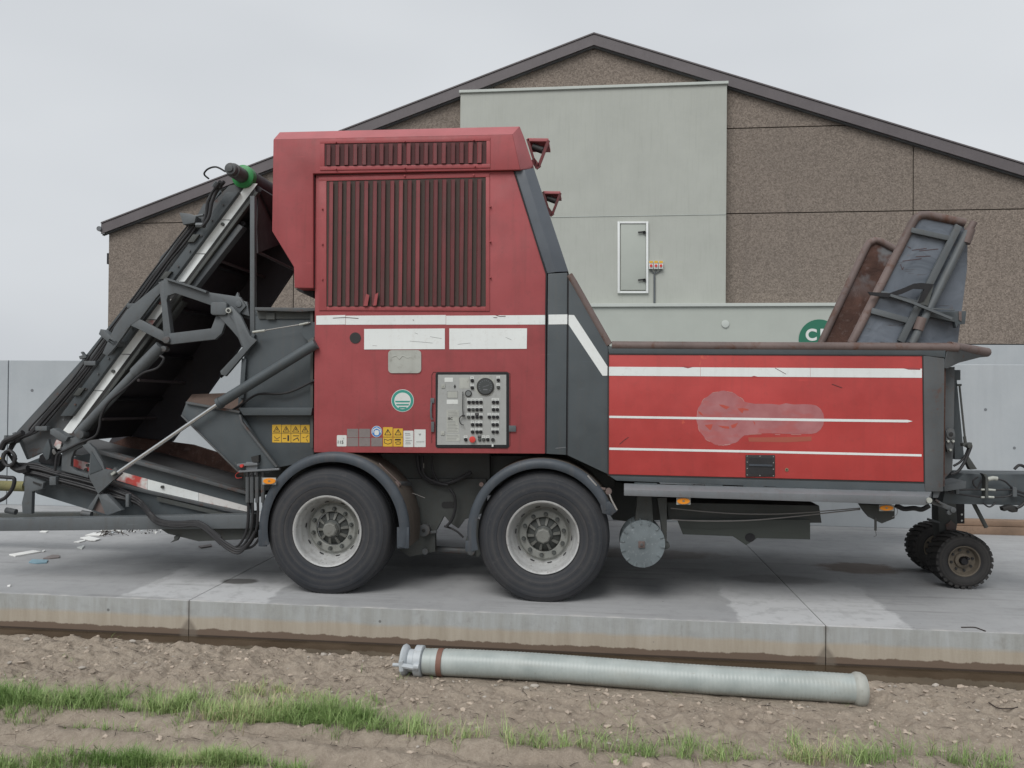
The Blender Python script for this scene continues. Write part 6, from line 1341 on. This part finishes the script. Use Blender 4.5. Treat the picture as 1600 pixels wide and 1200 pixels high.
# clods, stones, twigs and grass
def soil_at(x, y): return float(soil_z(np.array([[x]], float), np.array([[y]], float))[0, 0])
ico = bmesh.new(); bmesh.ops.create_icosphere(ico, subdivisions=1, radius=1); ico_v = np.array([v.co[:] for v in ico.verts]); ico_f = np.array([[v.index for v in f.verts] for f in ico.faces]); ico.free()
def scatter(name, n, size, mat, label, cat, mask, flat=0.6):
    X_ = rng.uniform(-4.5, 4.6, n*3); Y_ = rng.uniform(3.0, YP-.12, n*3)
    keep = mask(X_, Y_); X_, Y_ = X_[keep][:n], Y_[keep][:n]; Z_ = soil_z(X_, Y_); n2 = len(X_)
    S = size[0]*(size[1]/size[0])**(rng.uniform(0, 1, n2)**2.2)
    V = ico_v[None]*S[:, None, None]*rng.uniform(.55, 1.3, (n2, 12, 1)); V[..., 2] *= flat; V[..., 0] *= rng.uniform(.7, 1.6, (n2, 1))
    a = rng.uniform(0, 6.28, n2); ca_, sa_ = np.cos(a)[:, None], np.sin(a)[:, None]; vx_ = V[..., 0]*ca_-V[..., 1]*sa_; vy_ = V[..., 0]*sa_+V[..., 1]*ca_
    V = np.stack([vx_+X_[:, None], vy_+Y_[:, None], V[..., 2]+(Z_+S*.15)[:, None]], -1)
    Fa = (ico_f[None]+(np.arange(n2)*12)[:, None, None]).reshape(-1, 3)
    o = np_mesh(name, V.reshape(-1, 3), Fa, mat, False); tag(o, label, cat, None, 'stuff')
bankm = lambda x, y: rng.uniform(0, 1, len(x)) < np.clip(0.25+1.2*row_s(x, y), 0.18, 1)*np.where(soil_z(x, y) > WATER_Z+.004, 1, 0)
scatter('soil_clods', 3000, (0.003, 0.022), 'clod', 'crumbly clods of dry soil scattered over the field edge', 'soil clods', bankm)
scatter('pebbles', 500, (0.004, 0.016), 'stone', 'pale pebbles strewn along the ditch bank', 'pebbles', bankm)
# larger stones that can be told apart
for (px_, py_, s_, lb) in ((42, 1001, .022, 'rounded pale stone nearest the left edge of the ditch bank'), (207, 1011, .020, 'pale stone on the bank beside a lighter pile'), (236, 1009, .018, 'small pale stone right of the pile on the bank'), (128, 1050, .020, 'flat pale stone half sunk just above the grass'), (1262, 0, 0, ''), (835, 1072, .022, 'flat beige chip under the middle of the hose'), (822, 1075, .018, 'smaller beige chip beside the flat one under the hose'), (1462, 1076, .020, 'light stone at the waterline right of the hose end'), (1376, 1082, .022, 'stone at the waterline close to the hose collar'), (506, 1023, .020, 'grey stone at the bank left of the coupling')):
    if s_ == 0: continue
    c_ = G(px_, py_, -.225); c_.z = soil_at(c_.x, c_.y)+s_*.3; V = ico_v*s_*rng.uniform(.7, 1.2, (12, 1))*np.array([1.5, 1, .7])
    m = MB(); m.add([c_+Vector(v) for v in V], [tuple(f_) for f_ in ico_f]); o = m.build('stone', 'stone', None, bevel=0.003, smooth_ang=50); tag(o, lb, 'stone', 'loose stones on the bank')
# twigs and dry stalks
m = MB()
for i in range(900):
    x_, y_ = rng.uniform(-4, 4), rng.uniform(3.2, YP-.3); z_ = soil_at(x_, y_)
    if z_ < WATER_Z+.01: continue
    a = rng.uniform(0, 6.28); L_ = rng.uniform(.01, .06); dv = Vector((math.cos(a), math.sin(a), rng.uniform(-.1, .5)))*L_
    p = Vector((x_, y_, z_+.003)); m.tube([p-dv*.5+Vector((0, 0, .004)), p+Vector((rng.uniform(-.004, .004), 0, .006)), p+dv*.5+Vector((0, 0, .004))], [.0022, .0018, .0008], 3)
o = m.build('dry_twigs', 'twig', None, smooth_ang=0); tag(o, 'short dark twigs and straw bits on the soil', 'twigs', None, 'stuff')
def stick(pts, w, label):
    W = []
    for (x_, y_) in pts: g = G(x_, y_, -.22); g.z = soil_at(g.x, g.y)+.012; W.append(g)
    o = MB().tube(smooth(W, 4), w, 5).build('twig', 'twig', None); tag(o, label, 'twig')
stick([(1545, 1103), (1560, 1112), (1580, 1116), (1590, 1114)], .004, 'longest dark twig on the bank right of the hose')
m = MB(); W = [G(1502, 980, .006), G(1522, 980, .006), G(1532, 983, .006), G(1540, 986, .006)]; o = m.tube(smooth(W, 4), .004, 5).build('twig', 'twig', None); tag(o, 'thin twig lying on the concrete edge at the right', 'twig')

# grass: bent blades in tufts, joined
gx, gy, gz_, gl, gt = [], [], [], [], []
def tuft(x, y, n, L, spread, tone):
    for _ in range(n):
        gx.append(x+rng.normal(0, spread)); gy.append(y+rng.normal(0, spread)); gl.append(L*rng.uniform(.35, 1.3)); gt.append(np.clip(tone+rng.normal(0, .22), 0, 1))
def pxband(px, py): g = G(px, py, -.225); return g.x, g.y
# band one: dense at the left, breaking up to single tufts at the right
def lane(path, n, width, dens, L, ln=(9, 20)):
    for _ in range(n):
        t = rng.uniform(0, len(path)-1); i = int(t); f_ = t-i; a_, b_ = path[i], path[min(i+1, len(path)-1)]
        px_ = a_[0]+(b_[0]-a_[0])*f_; py_ = a_[1]+(b_[1]-a_[1])*f_; w_ = a_[2]+(b_[2]-a_[2])*f_; dn = a_[3]+(b_[3]-a_[3])*f_
        py_ += rng.normal(0, w_*.5)
        x, y = pxband(px_, py_); cl = float(vn(np.array([x*1.0]), np.array([y*2.0]), 0.23, 7)[0])
        if rng.uniform(0, 1) > dn*(0.35+1.3*max(0, cl-.25)): continue
        tuft(x, y, int(rng.uniform(*ln)), L*(rng.uniform(.5, 1.1)+.5*cl), .016, float(vn(np.array([x]), np.array([y]), .4, 3)[0]))
lane([(-40, 1100, 15, .95), (120, 1104, 16, 1), (300, 1112, 17, 1), (430, 1122, 18, 1), (560, 1134, 17, .9), (680, 1150, 13, .55)], 1150, 0, 0, .088)
lane([(640, 1142, 16, .5), (760, 1158, 15, .38), (880, 1166, 14, .36), (1000, 1172, 13, .42), (1100, 1178, 13, .32), (1260, 1186, 14, .5), (1400, 1190, 12, .3), (1620, 1202, 12, .4)], 560, 0, 0, .085)
lane([(-40, 1196, 8, .9), (200, 1199, 7, .95), (330, 1206, 8, .8), (480, 1212, 10, .3)], 620, 0, 0, .06)
lane([(20, 1134, 6, .5), (160, 1140, 7, .35), (280, 1138, 7, .4), (420, 1140, 9, .3)], 120, 0, 0, .045, (5, 11))
lane([(370, 1085, 9, .6), (420, 1082, 9, .7), (520, 1100, 8, .6), (600, 1102, 9, .4)], 130, 0, 0, .05, (5, 12))
lane([(900, 1185, 9, .5), (1250, 1192, 9, .6)], 110, 0, 0, .055)
for (px_, py_, n_, L_) in ((165, 1141, 22, .07), (277, 1134, 20, .05), (340, 1144, 16, .06), (28, 1140, 14, .06), (905, 1164, 34, .075), (1010, 1180, 40, .08), (1075, 1168, 44, .085), (1240, 1172, 44, .095), (1258, 1180, 30, .08), (835, 1172, 16, .06), (1330, 1170, 9, .05), (1372, 1138, 9, .04), (1405, 1152, 6, .05), (1300, 1150, 8, .045), (674, 1062, 8, .05), (625, 1062, 9, .05), (930, 1110, 7, .06), (985, 1114, 6, .04), (565, 1055, 4, .05), (175, 985, 3, .07), (1055, 1086, 5, .03), (816, 1062, 4, .04), (1455, 1186, 26, .07), (1500, 1192, 18, .08), (1570, 1190, 26, .08), (100, 1030, 6, .03), (110, 1038, 6, .04), (660, 1120, 10, .05), (1320, 1102, 6, .03)):
    x, y = pxband(px_, py_); tuft(x, y, n_, L_, .016, rng.uniform(.2, .7))
gx, gy, gl, gt = map(np.array, (gx, gy, gl, gt)); nb = len(gx); gz_ = soil_z(gx, gy)-.004
az = rng.uniform(0, 6.28, nb); lean = np.abs(rng.normal(.62, .42, nb)); wd = rng.uniform(.0009, .0019, nb)
dxv, dyv = np.cos(az), np.sin(az); sxv, syv = -dyv, dxv
V = []
for t, wf in ((0, 1.0), (.4, .9), (.75, .6), (1.0, 0.05)):
    h = gl*(t-.22*lean*t*t); o_ = gl*lean*t*t*1.1
    cx_, cy_, cz_ = gx+dxv*o_, gy+dyv*o_, gz_+h
    V.append(np.stack([cx_-sxv*wd*wf, cy_-syv*wd*wf, cz_], -1)); V.append(np.stack([cx_+sxv*wd*wf, cy_+syv*wd*wf, cz_], -1))
V = np.stack(V, 1).reshape(-1, 3); b0 = np.arange(nb)[:, None]*8
Q = np.concatenate([b0+np.array([[0, 1, 3, 2]]), b0+np.array([[2, 3, 5, 4]]), b0+np.array([[4, 5, 7, 6]])], 0)
go = np_mesh('grass', V, Q, 'grass'); at_ = go.data.attributes.new('tone', 'FLOAT', 'POINT'); at_.data.foreach_set('value', np.repeat(gt, 8).astype(np.float32))
tag(go, 'thin rows of young green grass growing in the sandy soil', 'grass', None, 'stuff')
print('blades', nb)
